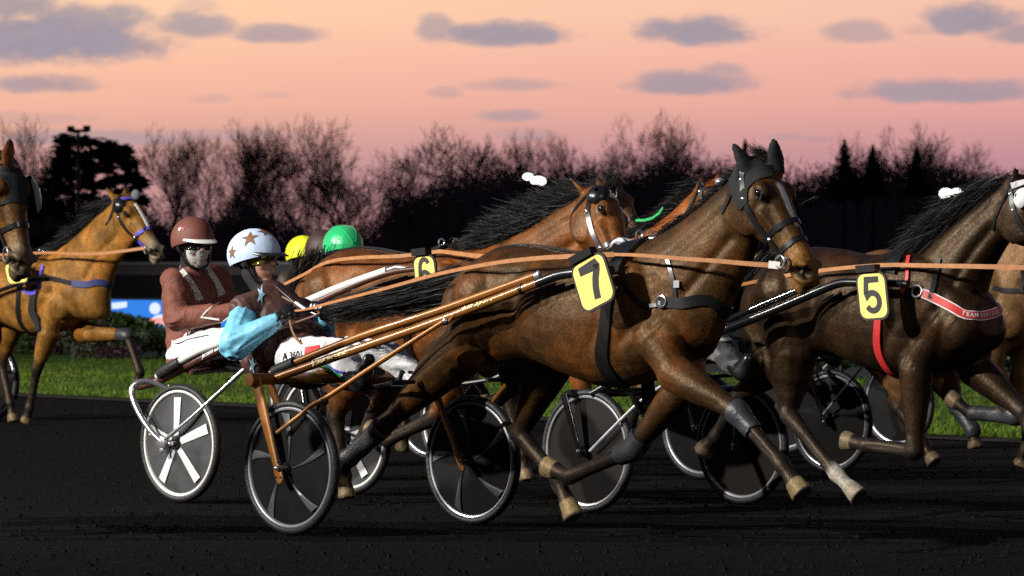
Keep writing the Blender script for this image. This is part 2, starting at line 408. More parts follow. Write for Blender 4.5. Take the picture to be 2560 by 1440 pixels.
M['brown_silk'] = mat('dark_brown_silk', (.078,.034,.028), .55, var=.2, scale=12, bump=.2, bscale=40, fold=.6, fscale=6)
M['rust_jacket'] = mat('rust_brown_jacket', (.165,.048,.030), .75, var=.18, scale=14, bump=.3, bscale=50, fold=.6, fscale=7)
M['helm_blue'] = mat('pale_blue_cover', (.50,.62,.84), .6, var=.06, scale=14, bump=.25, bscale=20)
M['helm_brown'] = mat('brown_helmet_cover', (.15,.045,.03), .65, var=.1, scale=30, bump=.2, bscale=90)
M['helm_dark'] = mat('dark_brown_cover', (.04,.022,.016), .6, var=.15, scale=20)
M['helm_green'] = mat('green_satin_cover', (.02,.47,.16), .28, var=.15, scale=9, bump=.4, bscale=18, sheen=.2)
M['helm_yellow'] = mat('bright_yellow_cover', (.80,.82,.02), .6, var=.06, scale=12, bump=.3, bscale=18)
M['star_brown'] = mat('brown_star', (.20,.095,.045), .7, var=.1)
M['star_blue'] = mat('pale_blue_star', (.36,.62,.75), .7, var=.08)
M['skin'] = mat('skin', (.55,.30,.21), .5, var=.1, scale=14)
M['gold_lens'] = mat('gold_mirror_lens', (.42,.30,.06), .12, metal=.8, var=.5, scale=30)
M['dark_lens'] = mat('dark_lens', (.008,.008,.01), .1)
M['red'] = mat('red_leather', (.55,.03,.03), .45, var=.15, scale=24)
M['navy'] = mat('navy_webbing', (.02,.03,.13), .6, var=.2, scale=24)
M['purple'] = mat('purple_webbing', (.10,.07,.55), .5, var=.15, scale=24)
M['green'] = mat('bright_green_braid', (.02,.48,.13), .5, var=.2, scale=30)
M['yellow'] = mat('yellow_strip', (.85,.70,.02), .5)
M['gold_text'] = mat('cream_gold_lettering', (.95,.85,.50), .7, spec=.1)
M['white_flat'] = mat('white_lettering', (.75,.75,.75), .6)
M['grey_cloth'] = mat('grey_dirty_cloth', (.115,.115,.12), .85, var=.3, scale=14, bump=.6, bscale=24)
M['mask_white'] = mat('face_mask_cloth', (.46,.44,.43), .85, var=.1, scale=20, fold=.3, fscale=14)
M['brace_white'] = mat('brace_webbing', (.60,.58,.55), .8, var=.15, scale=22, fold=.3, fscale=10)

# ------------------------------------------------------------------ horses
TRUNK = [  # u_top, z_top, u_bottom, z_bottom, half width
 (-1.16,1.29,-1.13,1.10,.09),(-1.10,1.375,-1.07,.98,.165),(-.98,1.445,-.97,.90,.225),(-.80,1.505,-.80,.88,.262),(-.56,1.50,-.56,.90,.262),
 (-.30,1.465,-.30,.835,.288),(-.06,1.495,-.10,.785,.272),(.10,1.515,.10,.80,.245),(.26,1.44,.30,.85,.232),(.40,1.31,.44,.93,.20),(.50,1.20,.53,1.02,.13)]
HEAD = [  # along poll->nose, top offset, bottom offset, half width   (for a head .62 long)
 (-.04,.015,-.10,.05),(.05,.045,-.155,.078),(.16,.062,-.205,.096),(.27,.068,-.225,.104),(.38,.060,-.205,.094),(.50,.047,-.150,.074),
 (.62,.036,-.115,.060),(.74,.028,-.100,.054),(.84,.022,-.100,.058),(.92,.008,-.098,.056),(.98,-.012,-.088,.046),(1.015,-.035,-.070,.025)]
DEF_LEGS = {'fn': [(.10,-.15,.86),(.20,-.15,.52),(.12,-.15,.20),(.10,-.15,.0)], 'ff': [(.14,.15,.86),(.42,.15,.62),(.28,.15,.34),(.16,.15,.28)],
            'hn': [(-.78,-.17,.92),(-1.02,-.17,.56),(-.98,-.16,.26),(-1.02,-.16,.10)], 'hf': [(-.66,.17,.92),(-.80,.17,.52),(-.66,.16,.17),(-.62,.16,.0)]}
class Horse: pass
def build_horse(name_label, fr, neck=None, poll=None, nose=None, ears=None, legs=None, legv=None, coat=(.1,.05,.02), s=1.0, vox=.013,
                muzzle=None, socks=(), boots=(), hoofc=(.15,.11,.06), points=(.011,.009,.009), blaze=None, noseside=None, group='harness horses in the race', dark_body=0.0):
    H = Horse(); H.fr = fr; sc = lambda u, v, z: fr.L(u*s, v*s, z*s); H.L = sc
    q = lambda t: fr.P(*t) if abs(t[0]) > 9 or abs(t[1]) > 9 else sc(*t)      # pixel triple or metric triple
    mb = MB()
    sec = []
    for ut, zt, ub, zb, w in TRUNK:
        a, b = sc(ut,0,zt), sc(ub,0,zb); sec.append(((a+b)/2, fr.l*w*s, (a-b)/2))
    mb.loft(sec, 28, 4, 2.25)
    # neck
    if neck is None:
        neck = [((.10,0,1.49),(.48,0,.98),.19),((.28,0,1.60),(.58,0,1.16),.145),((.48,0,1.74),(.68,0,1.34),.11),((.66,0,1.87),(.78,0,1.50),.092),((.76,0,1.92),(.84,0,1.62),.08)]
    sec = []; crest = []
    for t, b, w in neck:
        a, b = q(t), q(b); sec.append(((a+b)/2, fr.l*w*s, (a-b)/2)); crest.append(a)
    sec = [(sc(-.02,0,1.22), fr.l*.19*s, V((0,0,.24*s)))]+sec
    mb.loft(sec, 24, 5, 2.0)
    # head
    poll = q(poll) if poll else sc(.80,0,1.90); nose = q(nose) if nose else sc(1.13,0,1.37)
    ax = nose-poll; Lh = ax.length; ax = ax/Lh; side = (noseside if noseside is not None else fr.l); side = (side-ax*side.dot(ax)).normalized()
    up = side.cross(ax); up = up if up.dot(V((0,0,1))+fr.f*.6) > 0 else -up
    k = Lh/.62; hp = lambda h, o, v=0: poll+ax*h*Lh+up*o*k+side*v*k
    H.hp, H.ax, H.up, H.side, H.k, H.poll, H.nose, H.crest = hp, ax, up, side, k, poll, nose, crest
    sec = [((hp(h,(t+b)/2)), side*w*k, up*(t-b)/2*k) for h, t, b, w in HEAD]
    mb.loft(sec, 22, 4, 2.3)
    for sg in (-1, 1):
        mb.ell(hp(.285,.028,sg*.078), ax*.052*k, up*.034*k, side*.034*k)          # brow
        mb.ell(hp(.30,-.115,sg*.070), ax*.105*k, up*.088*k, side*.030*k)          # cheek
        mb.cap(hp(.40,-.035,sg*.082), .020*k, hp(.60,-.03,sg*.052), .014*k)       # facial crest
        mb.ell(hp(.885,-.022,sg*.047), ax*.042*k, up*.036*k, side*.020*k)         # nostril wing
    mb.ell(hp(.93,-.105), ax*.055*k, up*.026*k, side*.038*k)                       # lower lip
    # ears
    if ears is None: ears = [((hp(-.01,.035,-.055)), hp(-.27,.10,-.075)), (hp(-.01,.035,.055), hp(-.27,.10,.075))]
    else: ears = [(q(a), q(b)) for a, b in ears]
    H.ears = ears
    for i, (a, b) in enumerate(ears):
        d = (b-a); b = b+d*.14; ln = d.length; d /= ln; ln *= 1.14; e = side-d*side.dot(d); e.normalize(); g = d.cross(e)
        mb.loft([(a-d*.03, e*.034*k, g*.034*k),(a+d*ln*.15, e*.034*k, g*.026*k),(a+d*ln*.42, e*.042*k, g*.020*k),(a+d*ln*.70, e*.029*k, g*.014*k),(a+d*ln*.90, e*.013*k, g*.010*k),(b, e*.004*k, g*.005*k)], 12, 3)
    # legs
    J = {}
    for key in ('fn','ff','hn','hf'):
        v = -1 if key[1] == 'n' else 1
        pts = (legs or {}).get(key)
        if pts and len(pts[0]) == 2: vv = (legv or {}).get(key, v*.15); pts = [(x, y, vv) for x, y in pts]
        J[key] = [q(t) for t in (pts or DEF_LEGS[key])]
    H.J = J
    for key, (a, b, c, d) in J.items():
        v = -1 if key[1] == 'n' else 1; r = lambda x: x*s
        if key[0] == 'f':
            sh = sc(.34, v*.15, 1.22); el = sc(.02, v*.17, 1.0)
            mb.ell(sc(.18, v*.155, 1.17), (fr.f*.20+V((0,0,.06)))*s, V((0,0,.27))*s-fr.f*.07*s, fr.l*.095*s)      # shoulder blade and muscle
            mb.ell(sc(.40, v*.125, 1.06), fr.f*.115*s, V((0,0,.13*s)), fr.l*.095*s)                                # point of shoulder
            mb.chain([(sc(.30,v*.15,1.10), r(.10)), (a, r(.086))], 14)
            mid = a.lerp(b,.42); back = (a-b).normalized()
            mb.chain([(a, r(.100)), (mid, r(.080)), (a.lerp(b,.82), r(.053)), (b, r(.054))], 14)
            mb.cap(a+fr.f*.03*s, r(.070), a.lerp(b,.5)+fr.f*.018*s, r(.048))
            mb.chain([(b, r(.055)), (b.lerp(c,.18), r(.043)), (b.lerp(c,.5), r(.038)), (b.lerp(c,.84), r(.039)), (c, r(.047))], 12)
        else:
            hip = sc(-.82, v*.15, 1.25)
            mb.ell(sc(-.80, v*.135, 1.20), fr.f*.27*s, V((0,0,.27*s))+fr.f*.05*s, fr.l*.155*s)                     # haunch
            mb.ell(sc(-1.02, v*.125, 1.12), fr.f*.13*s, V((0,0,.24*s)), fr.l*.115*s)                               # buttock
            mb.chain([(hip, r(.18)), (a, r(.135))], 14)
            st = a.lerp(b,.35); dd = (b-a).normalized()
            mb.chain([(a, r(.140)), (a.lerp(b,.3), r(.116)), (a.lerp(b,.62), r(.080)), (a.lerp(b,.88), r(.053)), (b, r(.058))], 14)
            mb.chain([(sc(-1.04, v*.135, 1.06), r(.10)), (a.lerp(b,.45)-fr.f*.055*s, r(.074)), (b, r(.040))], 12)
            cd = (c-b).normalized(); hk = b-cd*.065*s-fr.f*.035*s
            mb.cap(b, r(.045), hk, r(.026))
            mb.chain([(b, r(.058)), (b.lerp(c,.16), r(.048)), (b.lerp(c,.5), r(.041)), (b.lerp(c,.84), r(.040)), (c, r(.049))], 12)
        pd = (d-c); pl = pd.length; pd /= pl
        cor = c.lerp(d,.56); mb.chain([(c, r(.045)), (c.lerp(d,.30), r(.038)), (cor, r(.043))], 12)
        e = (fr.l-pd*fr.l.dot(pd)).normalized(); g = pd.cross(e)
        mb.loft([(cor-pd*.012, e*r(.043), g*r(.044)), (cor+pd*.01, e*r(.046), g*r(.050)), (d-pd*.014, e*r(.053), g*r(.060)), (d, e*r(.054), g*r(.061))], 14, 3)
    co, fs, ed = solid(mb, vox, 3)
    # muscle and tendon relief
    nr = normals(co, fs)
    def groove(pts, rad, dep):
        d = line_dist(co, [np.array(p) for p in pts]); return -dep*np.exp(-(d/rad)**2)
    disp = np.zeros(len(co))
    for v in (-1, 1):
        disp += groove([sc(.02,v*.27,1.38), sc(.06,v*.27,1.12), sc(-.02,v*.27,.96)], .035*s, .014)       # behind shoulder
        disp += groove([sc(.40,v*.22,1.28), sc(.30,v*.24,1.12), sc(.16,v*.25,1.0)], .03*s, .013)          # shoulder / arm
        disp += groove([sc(-.52,v*.26,1.32), sc(-.56,v*.27,1.12), sc(-.58,v*.26,.98)], .05*s, .020)        # flank
        disp += groove([sc(-.92,v*.26,1.36), sc(-.97,v*.26,1.1), sc(-.95,v*.24,.9)], .03*s, .012)          # thigh
        for i in range(7):
            u = -.12-.06*i; disp += groove([sc(u+.04,v*.29,1.28), sc(u-.02,v*.30,1.08), sc(u-.02,v*.27,.93)], .016*s, .0045)
        for pts_ in ([sc(.34,v*.24,1.02), sc(.20,v*.27,.98), sc(.02,v*.29,.93), sc(-.16,v*.31,.97)], [sc(.44,v*.2,1.12), sc(.36,v*.24,1.02), sc(.33,v*.22,.90)], [sc(-.70,v*.28,1.02), sc(-.76,v*.28,.92), sc(-.84,v*.26,.84)], [sc(-.10,v*.31,.92), sc(-.30,v*.31,.97), sc(-.48,v*.29,1.02)]):
            disp += groove([p_+V((0,0,.012*math.sin(i_*2.1))) for i_, p_ in enumerate(pts_)], .009*s, -.0045)
        for i in range(5): disp += groove([sc(.13+.035*i,v*.25,.93-.012*i), sc(.10+.035*i,v*.24,.86-.01*i)], .011*s, .006)      # skin folds at the elbow
        if len(neck) >= 4:
            pts = [q(neck[i][0]).lerp(q(neck[i][1]), .70)+fr.l*v*neck[i][2]*s for i in range(1, len(neck)-1)]
            disp += groove(pts, .028*s, .013)
            pts = [q(neck[i][0]).lerp(q(neck[i][1]), .34)+fr.l*v*neck[i][2]*s for i in range(1, len(neck))]
            disp += groove(pts, .03*s, .007)
        disp += groove([hp(.36,.02,v*.09), hp(.58,-.01,v*.068), hp(.78,.0,v*.056)], .018*k, .007)
        disp += groove([hp(.40,-.08,v*.09), hp(.34,-.02,v*.1)], .02*k, .006)
        disp += groove([hp(.10,-.12,v*.08), hp(.22,-.205,v*.08), hp(.40,-.185,v*.08)], .018*k, -.004)
        disp += groove([hp(.97,-.085,v*.05), hp(.82,-.083,v*.058)], .007*k, .008)
        d, _ = seg(co, hp(.90,-.034,v*.056), hp(.955,-.012,v*.048)); disp += -.026*k*np.exp(-(d/(.020*k))**2)+.006*k*np.exp(-((d-.036*k)/(.012*k))**2)
    for key, (a, b, c, d) in J.items():
        v = -1 if key[1] == 'n' else 1
        o = fr.l*v*.06*s
        if key[0] == 'f':
            disp += groove([a.lerp(b,.05)+o-fr.f*.02*s, a.lerp(b,.8)+o*.7-fr.f*.006*s], .013*s, .010)
        else:
            disp += groove([a.lerp(b,.25)+o*1.3+fr.f*.0*s, a.lerp(b,.85)+o*.7], .014*s, .010)
        disp += groove([b.lerp(c,.15)+o*.55, b.lerp(c,.9)+o*.55], .009*s, .006)
    nz = np.array([mnoise.noise(V(p)*5.5)*.6+mnoise.noise(V(p)*13)*.4 for p in co])
    disp *= 1.5; body_amp = .006; disp += nz*body_amp
    co = co+nr*disp[:,None]
    co = relax(co, ed, 1, .5)
    # coat: brown with black points, pale or dark hooves
    base = np.array(coat); n = len(co); col = np.tile(base, (n,1))
    pn = np.array([mnoise.noise(V(p)*3.1+V((7,3,1))) for p in co])
    loc = co-np.array(fr.O); uu = loc@np.array(fr.f); zz = loc[:,2]
    col = col*(1+.45*pn[:,None])
    pr = np.array([mnoise.noise(V(p)*4.3+V((1,9,4)))+.5*mnoise.noise(V(p)*11+V((5,2,8))) for p in co])
    col = col*(1+np.clip(pr,0,.6)[:,None]*np.array([1.5,.75,.1])*(1 if coat[0] < .1 else .35)) * (1-.6*np.clip(-pr,0,.6)[:,None])
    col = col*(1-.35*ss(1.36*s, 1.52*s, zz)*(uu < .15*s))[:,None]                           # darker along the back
    def blend(mask, c): nonlocal col; col = col*(1-mask[:,None])+np.array(c)*mask[:,None]
    for key, (a, b, c, d) in J.items():
        d0, t0 = seg(co, a, b); d1, t1 = seg(co, b, c); d2, t2 = seg(co, c, d)
        up_ = (d0 < .11*s)*(d0 <= np.minimum(d1, d2))
        blend(up_*ss(.55, 1.0, t0+pn*.15)*.9, points)
        low = ((np.minimum(d1, d2) < .085*s)*(np.minimum(d1,d2) < d0+.002)).astype(float); blend(low, points)
        if key in socks: blend(low*ss(.66,.78,np.where(d2 < d1, 1.0, t1)+pn*.45), (.33,.31,.27))
        hoof = (d2 < .085*s)*(d2 < d1)*ss(.54,.60,t2); blend(hoof*(.75+.5*pn), hoofc); blend(hoof*ss(.93,.97,t2), (.03,.028,.028))
    hd = (co-np.array(poll))@np.array(ax)/Lh; near_head = (np.linalg.norm(co-np.array(poll)-np.clip(hd,0,1)[:,None]*np.array(ax)*Lh, axis=1) < .22*k)
    if muzzle is not None: blend(near_head*ss(.62,.82,hd+pn*.08), muzzle)
    if blaze: 
        lat = np.abs((co-np.array(poll))@np.array(side)); upo = (co-np.array(poll))@np.array(up)
        blend(near_head*(upo > 0)*ss(.017*k,.008*k,lat+pn*.008)*ss(.24,.28,hd)*ss(blaze,blaze-.05,hd), (.55,.53,.50))
    for v in (-1,1):
        d, _ = seg(co, hp(.90,-.034,v*.046), hp(.955,-.012,v*.038)); blend(ss(.036*k,.024*k,d), (.006,.004,.004))
        d, _ = seg(co, hp(.30,.012,v*.09), hp(.302,.012,v*.09)); blend(ss(.060*k,.035*k,d)*.5, base*.55)
    for a, b in ears:
        d, t = seg(co, a, b); blend((d < .06)*ss(.55,.95,t)*.7, points)
    root = thing('horse', name_label, 'horse', fr.O.copy(), group); H.root = root
    H.co, H.fs = co, fs; H.S = Surf(co, fs)
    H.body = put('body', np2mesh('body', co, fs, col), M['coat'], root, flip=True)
    for v in (-1,1):
        e = MB(); c0, nn = H.S.near(hp(.30,.010,v*.12)); e.ell(c0-nn*.012*k, ax*.024*k, up*.019*k, side*.02*k, 16, 10); part('eye', e, M['eye'], root)
        lid = MB(); pts = [c0-nn*.003*k+ax*x*k+up*y*k for x, y in ((-.026,-.002),(-.014,.014),(.004,.018),(.020,.008),(.028,-.006))]; lid.tube(pts, .006*k, 6, 4)
        pts = [c0-nn*.004*k+ax*x*k+up*y*k for x, y in ((-.026,-.002),(-.010,-.015),(.012,-.015),(.028,-.006))]; lid.tube(pts, .004*k, 6, 4); part('eyelid', lid, M['leather'], root)
    for key in boots:
        kind, lo, hi = boots[key]; a, b, c, d = J[key]
        pts = [a, b, c, d]; dd = [seg(co, pts[i], pts[i+1]) for i in range(3)]
        tt = np.where(dd[0][0] <= np.minimum(dd[1][0], dd[2][0]), dd[0][1], np.where(dd[1][0] <= dd[2][0], 1+dd[1][1], 2+dd[2][1])); dm = np.min([x[0] for x in dd], axis=0)
        keep = (dm < .09*s)*(tt > lo)*(tt < hi); bo = shell(co, fs, keep, .012)
        if bo.f: part('leg_boot', bo, M[kind], root)
    return H

def hair(name, parent, roots, flow, n, length, width, spread, seed, m='hair', droop=0.0, seg_=7, wave=.05, taper=1.0, vary=.4):
    """many fine strands; roots: polyline, flow(t, rnd) -> direction"""
    rnd = random.Random(seed); mb = MB(); roots = [V(p) for p in roots]
    ln = [(b-a).length for a, b in zip(roots, roots[1:])]; tot = sum(ln)
    ng = max(8, n//9); guides = []
    n = n*3; width *= .48
    for i in range(n):
        if i < ng: t = rnd.random()
        else: t, gd, gb, gl = guides[rnd.randrange(ng)]; t = min(1, max(0, t+rnd.gauss(0,.022)))
        x = t*tot; j = 0
        while j < len(ln)-1 and x > ln[j]: x -= ln[j]; j += 1
        p = roots[j].lerp(roots[j+1], min(1, x/ln[j])) + V((rnd.gauss(0,1),rnd.gauss(0,1),rnd.gauss(0,1)))*spread[0]
        if i < ng:
            d = flow(t, rnd).normalized(); d = (d+V((rnd.gauss(0,1),rnd.gauss(0,1),rnd.gauss(0,1)))*spread[1]*.75).normalized(); b1 = V((rnd.gauss(0,1),rnd.gauss(0,1),rnd.gauss(0,1)))*wave*1.4; gl = 1-vary*rnd.random(); guides.append((t, d, b1, gl))
        else:
            d = (gd+V((rnd.gauss(0,1),rnd.gauss(0,1),rnd.gauss(0,1)))*spread[1]*(.28 if rnd.random() < .92 else .6)).normalized(); b1 = gb+V((rnd.gauss(0,1),rnd.gauss(0,1),rnd.gauss(0,1)))*wave*.4
        L = (length(t) if callable(length) else length)*gl*(1-.25*rnd.random())
        ph = rnd.random()*6.28; dr = droop*(.6+.8*rnd.random())
        w = width*(.6+.8*rnd.random()); n1 = d.cross(V((rnd.gauss(0,1),rnd.gauss(0,1),rnd.gauss(0,1)))).normalized(); vs = []; fs = []
        for k in range(seg_+1):
            s = k/seg_; q = p+d*L*s+b1*L*math.sin(s*3.1+ph*.3)+V((0,0,-dr*L*s*s)); ww = w*(1-taper*s**2.2)+.0004
            vs += [q-n1*ww, q+n1*ww]
        for k in range(seg_): fs.append((2*k, 2*k+1, 2*k+3, 2*k+2))
        mb.add(vs, fs)
    o = put(name, mb.mesh(name), M[m], parent, True, flip=False); return o

def bridle(H, m='leather', nose_h=.60, blinker=None, brow=None, mm='chrome', bands=((.60,.0),), ringsat=.86, cheek=.18):
    """headstall following the head, with bit rings"""
    hp, S, r = H.hp, H.S, H.root; k = H.k
    b = MB()
    for h, _ in bands:
        ring = [hp(h, -.045+.11*math.sin(t), .085*math.cos(t)) for t in [i*math.pi/10 for i in range(21)]]
        S.strap(ring, .024*k, .003, .005, mb=b)
    for sg in (-1, 1):
        S.strap([hp(-.02,.05,sg*.03), hp(.06,-.01,sg*.10), hp(.22,-.055,sg*.12), hp(.45,-.085,sg*.10), hp(.66,-.085,sg*.08), hp(.78,-.082,sg*.07)], .024*k, .003, .006, mb=b)
        S.strap([hp(.02,.02,sg*.10), hp(.12,-.12,sg*.10), hp(.17,-.20,sg*.06), hp(.19,-.22,sg*.01)], .018*k, .003, .006, mb=b)
    S.strap([hp(.10,-.02,-.12), hp(.12,.05,-.08), hp(.13,.09,0), hp(.12,.05,.08), hp(.10,-.02,.12)], .022*k, .003, .006, mb=b)
    o = part('bridle', b, M[m], r)
    for sg in (-1, 1):
        c, n = S.near(hp(.80,-.085,sg*.09)); ring = MB(); a1 = (H.ax-n*H.ax.dot(n)).normalized(); a2 = n.cross(a1); c = c+n*.012
        ring.tube([c+a1*.036*math.cos(t)+a2*.036*math.sin(t) for t in [i*math.pi/10 for i in range(21)]], .0055, 8); part('bit_ring', ring, M[mm], o)
        H.bit = getattr(H, 'bit', {}); H.bit[sg] = c
        for h, off in ((.10,-.03),(.24,-.058),(.60,-.085)):
            c2, n2 = S.near(hp(h,off,sg*.13)); bk = MB(); bk.ell(c2+n2*.010, H.ax*.012, H.up*.010, n2*.006, 10, 6); part('buckle', bk, M['chrome'], o)
    return o
def breast(H, pts, m, w=.05, edge=None):
    b = H.S.strap(pts, w, .004, .007); o = part('breast_collar', b, M[m], H.root)
    return o
def harness(H, girth_m='leather', saddle_m='leather', u=-.02, gw=.042):
    """saddle pad over the back and a girth strap round the barrel"""
    S, L = H.S, H.L; b = MB()
    pts = [L(u+.02,-.34*math.sin(t), 1.15+.45*math.cos(t)) for t in [R_(x) for x in range(-62,63,10)]]
    S.strap(pts, .095, .007, .014, mb=b)
    pts = [L(u+.0,-.34*math.sin(t), 1.15+.45*math.cos(t)) for t in [R_(x) for x in range(-40,41,10)]]
    S.strap(pts, .15, .004, .008, mb=b)
    o = part('saddle_pad', b, M[saddle_m], H.root)
    g = MB()
    for sg in (-1,1): S.strap([L(u-.0,sg*.34,1.30), L(u-.02,sg*.34,1.05), L(u-.05,sg*.30,.88), L(u-.05,sg*.12,.72), L(u-.05,0,.70)], gw, .005, .008, mb=g)
    gi = part('girth', g, M[girth_m], H.root)
    for sg in (-1,1):
        t = MB(); c, n = S.near(L(u,sg*.10,1.75)); c = c+n*.035
        t.tube([c+H.fr.l*.022*math.cos(x)+V((0,0,.022*math.sin(x))) for x in [i*math.pi/8 for i in range(17)]], .005, 6); t.cap(c-n*.03,.006,c-n*.015,.006,8)
        part('terret', t, M['chrome'], o)
    return o, gi
def plate(H, tl, tr, bl, v, digit, strokes, w=.2):
    """number plate: rounded yellow board with a black border, hanging beside the saddle"""
    fr = H.fr; a, b, c = fr.P(*tl, v), fr.P(*tr, v), fr.P(*bl, v); x = (b-a); y = (a-c); Wd, Hd = x.length, y.length; x.normalize(); y.normalize(); nn = x.cross(y).normalized(); ce = (a+b)/2+(c-a)/2
    if nn.dot(V((0,-1,0))) < 0: nn = -nn
    def rr(w, h, r): return [(sx*(w-r)+r*math.cos(t), sy*(h-r)+r*math.sin(t)) for sx, sy, t0 in ((1,1,0),(-1,1,90),(-1,-1,180),(1,-1,270)) for t in [R_(t0+i*15) for i in range(7)]]
    m = MB(); m.prism(rr(Wd/2, Hd/2, .055), ce, x, y, .006); p = part('number_plate', m, M['plate_edge'], H.root, smooth=False)
    m = MB(); m.prism(rr(Wd/2-.012, Hd/2-.012, .045), ce+nn*.006, x, y, .0025); part('plate_face', m, M['plate_yellow'], p, smooth=False)
    m = MB(); st = [V((sx*Wd, sy*Hd, 0)) for sx, sy in strokes['pts']]; wd = strokes['w']*Wd
    rs = []
    for i, q in enumerate(st):
        d = (st[min(i+1,len(st)-1)]-st[max(0,i-1)]).normalized(); e = V((-d.y, d.x, 0))
        if 0 < i < len(st)-1:
            d1 = (st[i]-st[i-1]).normalized(); d2 = (st[i+1]-st[i]).normalized(); ca = max(.5, math.sqrt(max(0,(1+d1.dot(d2))/2)))
        else: ca = 1
        rs.append((q+e*wd/2/ca, q-e*wd/2/ca))
    vs = []; fs = []
    for l, r in rs:
        for t in (l, r): vs.append(ce+nn*.0105+x*t.x+y*t.y)
    for i in range(len(rs)-1): fs.append((2*i,2*i+1,2*i+3,2*i+2))
    m.add(vs, fs); part('numeral', m, M['numeral'], p, smooth=False)
    h = MB(); h.box(ce+y*(Hd/2+.018)-x*.02, x*Wd*.32, y*.02, nn*.025); part('plate_holder', h, M['leather'], p)
    return p
def arc(cx, cy, rx, ry, a0, a1, n=14): return [(cx+rx*math.cos(R_(a0+(a1-a0)*i/n)), cy+ry*math.sin(R_(a0+(a1-a0)*i/n))) for i in range(n+1)]
D7 = {'pts': [(-.27,.30),(.235,.30),(.235,.295)]+[(.20,.20),(.10,.04),(.04,-.12),(.01,-.33)], 'w': .17}
D5 = {'pts': [(.25,.335),(-.16,.335),(-.20,.06)]+arc(0,-.12,.22,.185,140,-150), 'w': .155}
D6 = {'pts': arc(.02,.16,.20,.22,30,170,9)+arc(0,-.15,.22,.20,180,540,20), 'w': .15}
D1 = {'pts': [(-.12,.25),(.0,.33),(.0,-.34)], 'w': .2}

S7 = Fr.at(960, 25.5); S6 = Fr.at(668, 28.95, 45); S5 = Fr.at(1667, 27.75); SG = Fr.at(970, 32.0); SB = Fr.at(925, 34.2); SY = Fr.at(890, 40.0); S3 = Fr.at(1920, 32.0)

# --- dark bay number 7 -------------------------------------------------
H7 = build_horse('dark bay trotter with black ear hood and yellow plate 7, nearest the camera', S7.fwd(1.73),
    neck=[((1575,612,0),(1755,880,0),.20),((1650,588,0),(1812,790,0),.156),((1735,533,0),(1846,712,0),.126),((1815,463,0),(1872,658,0),.104),((1868,418,0),(1892,606,0),.09)],
    poll=(1882,408,0), nose=(2046,694,-.02), ears=[((1884,446,-.05),(1840,371,-.10)), ((1936,426,.05),(1930,358,.06))] and [((1884,446,-.05),(1840,371,-.10)),((1940,430,.05),(1935,358,.06))],
    legs={'fn': [(1690,935),(1842,1030),(1955,1162),(2008,1238)], 'ff': [(1722,950),(1580,1125),(1424,1192),(1362,1166)],
          'hn': [(1172,866),(962,1062),(868,1150),(842,1204)], 'hf': [(1370,905),(1300,1085),(1394,1196),(1436,1296)]},
    legv={'ff': .07, 'hf': .21}, coat=(.047,.0205,.0062), vox=.0115, muzzle=(.16,.072,.018), blaze=.62, hoofc=(.20,.145,.07),
    boots={'fn': ('boot',.93,1.38), 'ff': ('boot',.80,1.22), 'hn': ('boot',1.04,2.0)})
# --- bay number 6 --------------------------------------------------------
H6 = build_horse('bay trotter with black mane streaming and black eye cups, plate 6, behind horse 7', S6.fwd(1.55),
    neck=[((1120,622,0),(1335,850,0),.19),((1225,612,0),(1375,750,0),.15),((1330,562,0),(1432,690,0),.125),((1415,508,0),(1488,650,0),.105),((1468,480,0),(1520,625,0),.09)],
    poll=(1500,478,0), nose=(1584,708,-.16), ears=[((1474,492,-.05),(1429,449,-.09)),((1513,484,.05),(1494,446,.06))],
    legs={'hn': [(890,925),(838,1045),(862,1190),(868,1246)], 'hf': [(1010,930),(935,1040),(885,1130),(850,1150)],
          'fn': [(1150,925),(1085,1045),(968,1100),(920,1070)], 'ff': [(1225,905),(1318,952),(1245,1000),(1210,1010)]},
    coat=(.128,.043,.0105), vox=.013, muzzle=(.16,.07,.02), noseside=S6.l*.93-S6.f*.36+V((0,0,-.02)))
# --- near black number 5 -------------------------------------------------
H5 = build_horse('nearly black trotter with red breast collar and plate 5, on the right', S5.fwd(1.85),
    neck=[((2300,628,0),(2415,870,0),.20),((2375,565,0),(2448,765,0),.155),((2435,512,0),(2472,685,0),.12),((2492,470,0),(2508,620,0),.10),((2532,446,0),(2550,570,0),.085)],
    poll=(2546,446,0), nose=(2715,695,0), ears=[((2542,480,-.05),(2537,424,-.07)),((2576,470,.05),(2585,408,.06))],
    legs={'fn': [(2290,915),(2288,1128),(2165,1112),(2108,1100)], 'ff': [(2440,925),(2560,1030),(2600,1150),(2620,1205)],
          'hn': [(1985,885),(1972,1036),(2092,1186),(2150,1244)], 'hf': [(1965,890),(1846,992),(1790,1090),(1752,1132)]},
    coat=(.016,.0082,.0040), vox=.0125, socks=('hn',), hoofc=(.16,.125,.075), boots={})
# --- light bay at the left -------------------------------------------------
H2 = build_horse('light bay trotter with purple bridle and purple breast collar, at left behind the pack', Fr.at(112, 42.6),
    neck=[((118,645,0),(252,800,0),.20),((185,597,0),(268,735,0),.15),((238,548,0),(290,665,0),.12),((280,508,0),(322,625,0),.10),((300,493,0),(342,592,0),.085)],
    poll=(304,494,0), nose=(408,636,.05), ears=[((298,510,-.05),(268,472,-.08)),((322,497,.05),(312,468,.06))],
    legs={'fn': [(122,835),(92,925),(74,1020),(64,1057)], 'ff': [(205,830),(318,838),(350,930),(344,968)]},
    coat=(.22,.100,.020), vox=.014, muzzle=(.20,.16,.11), boots={'ff': ('boot',.82,1.12)}, blaze=None)
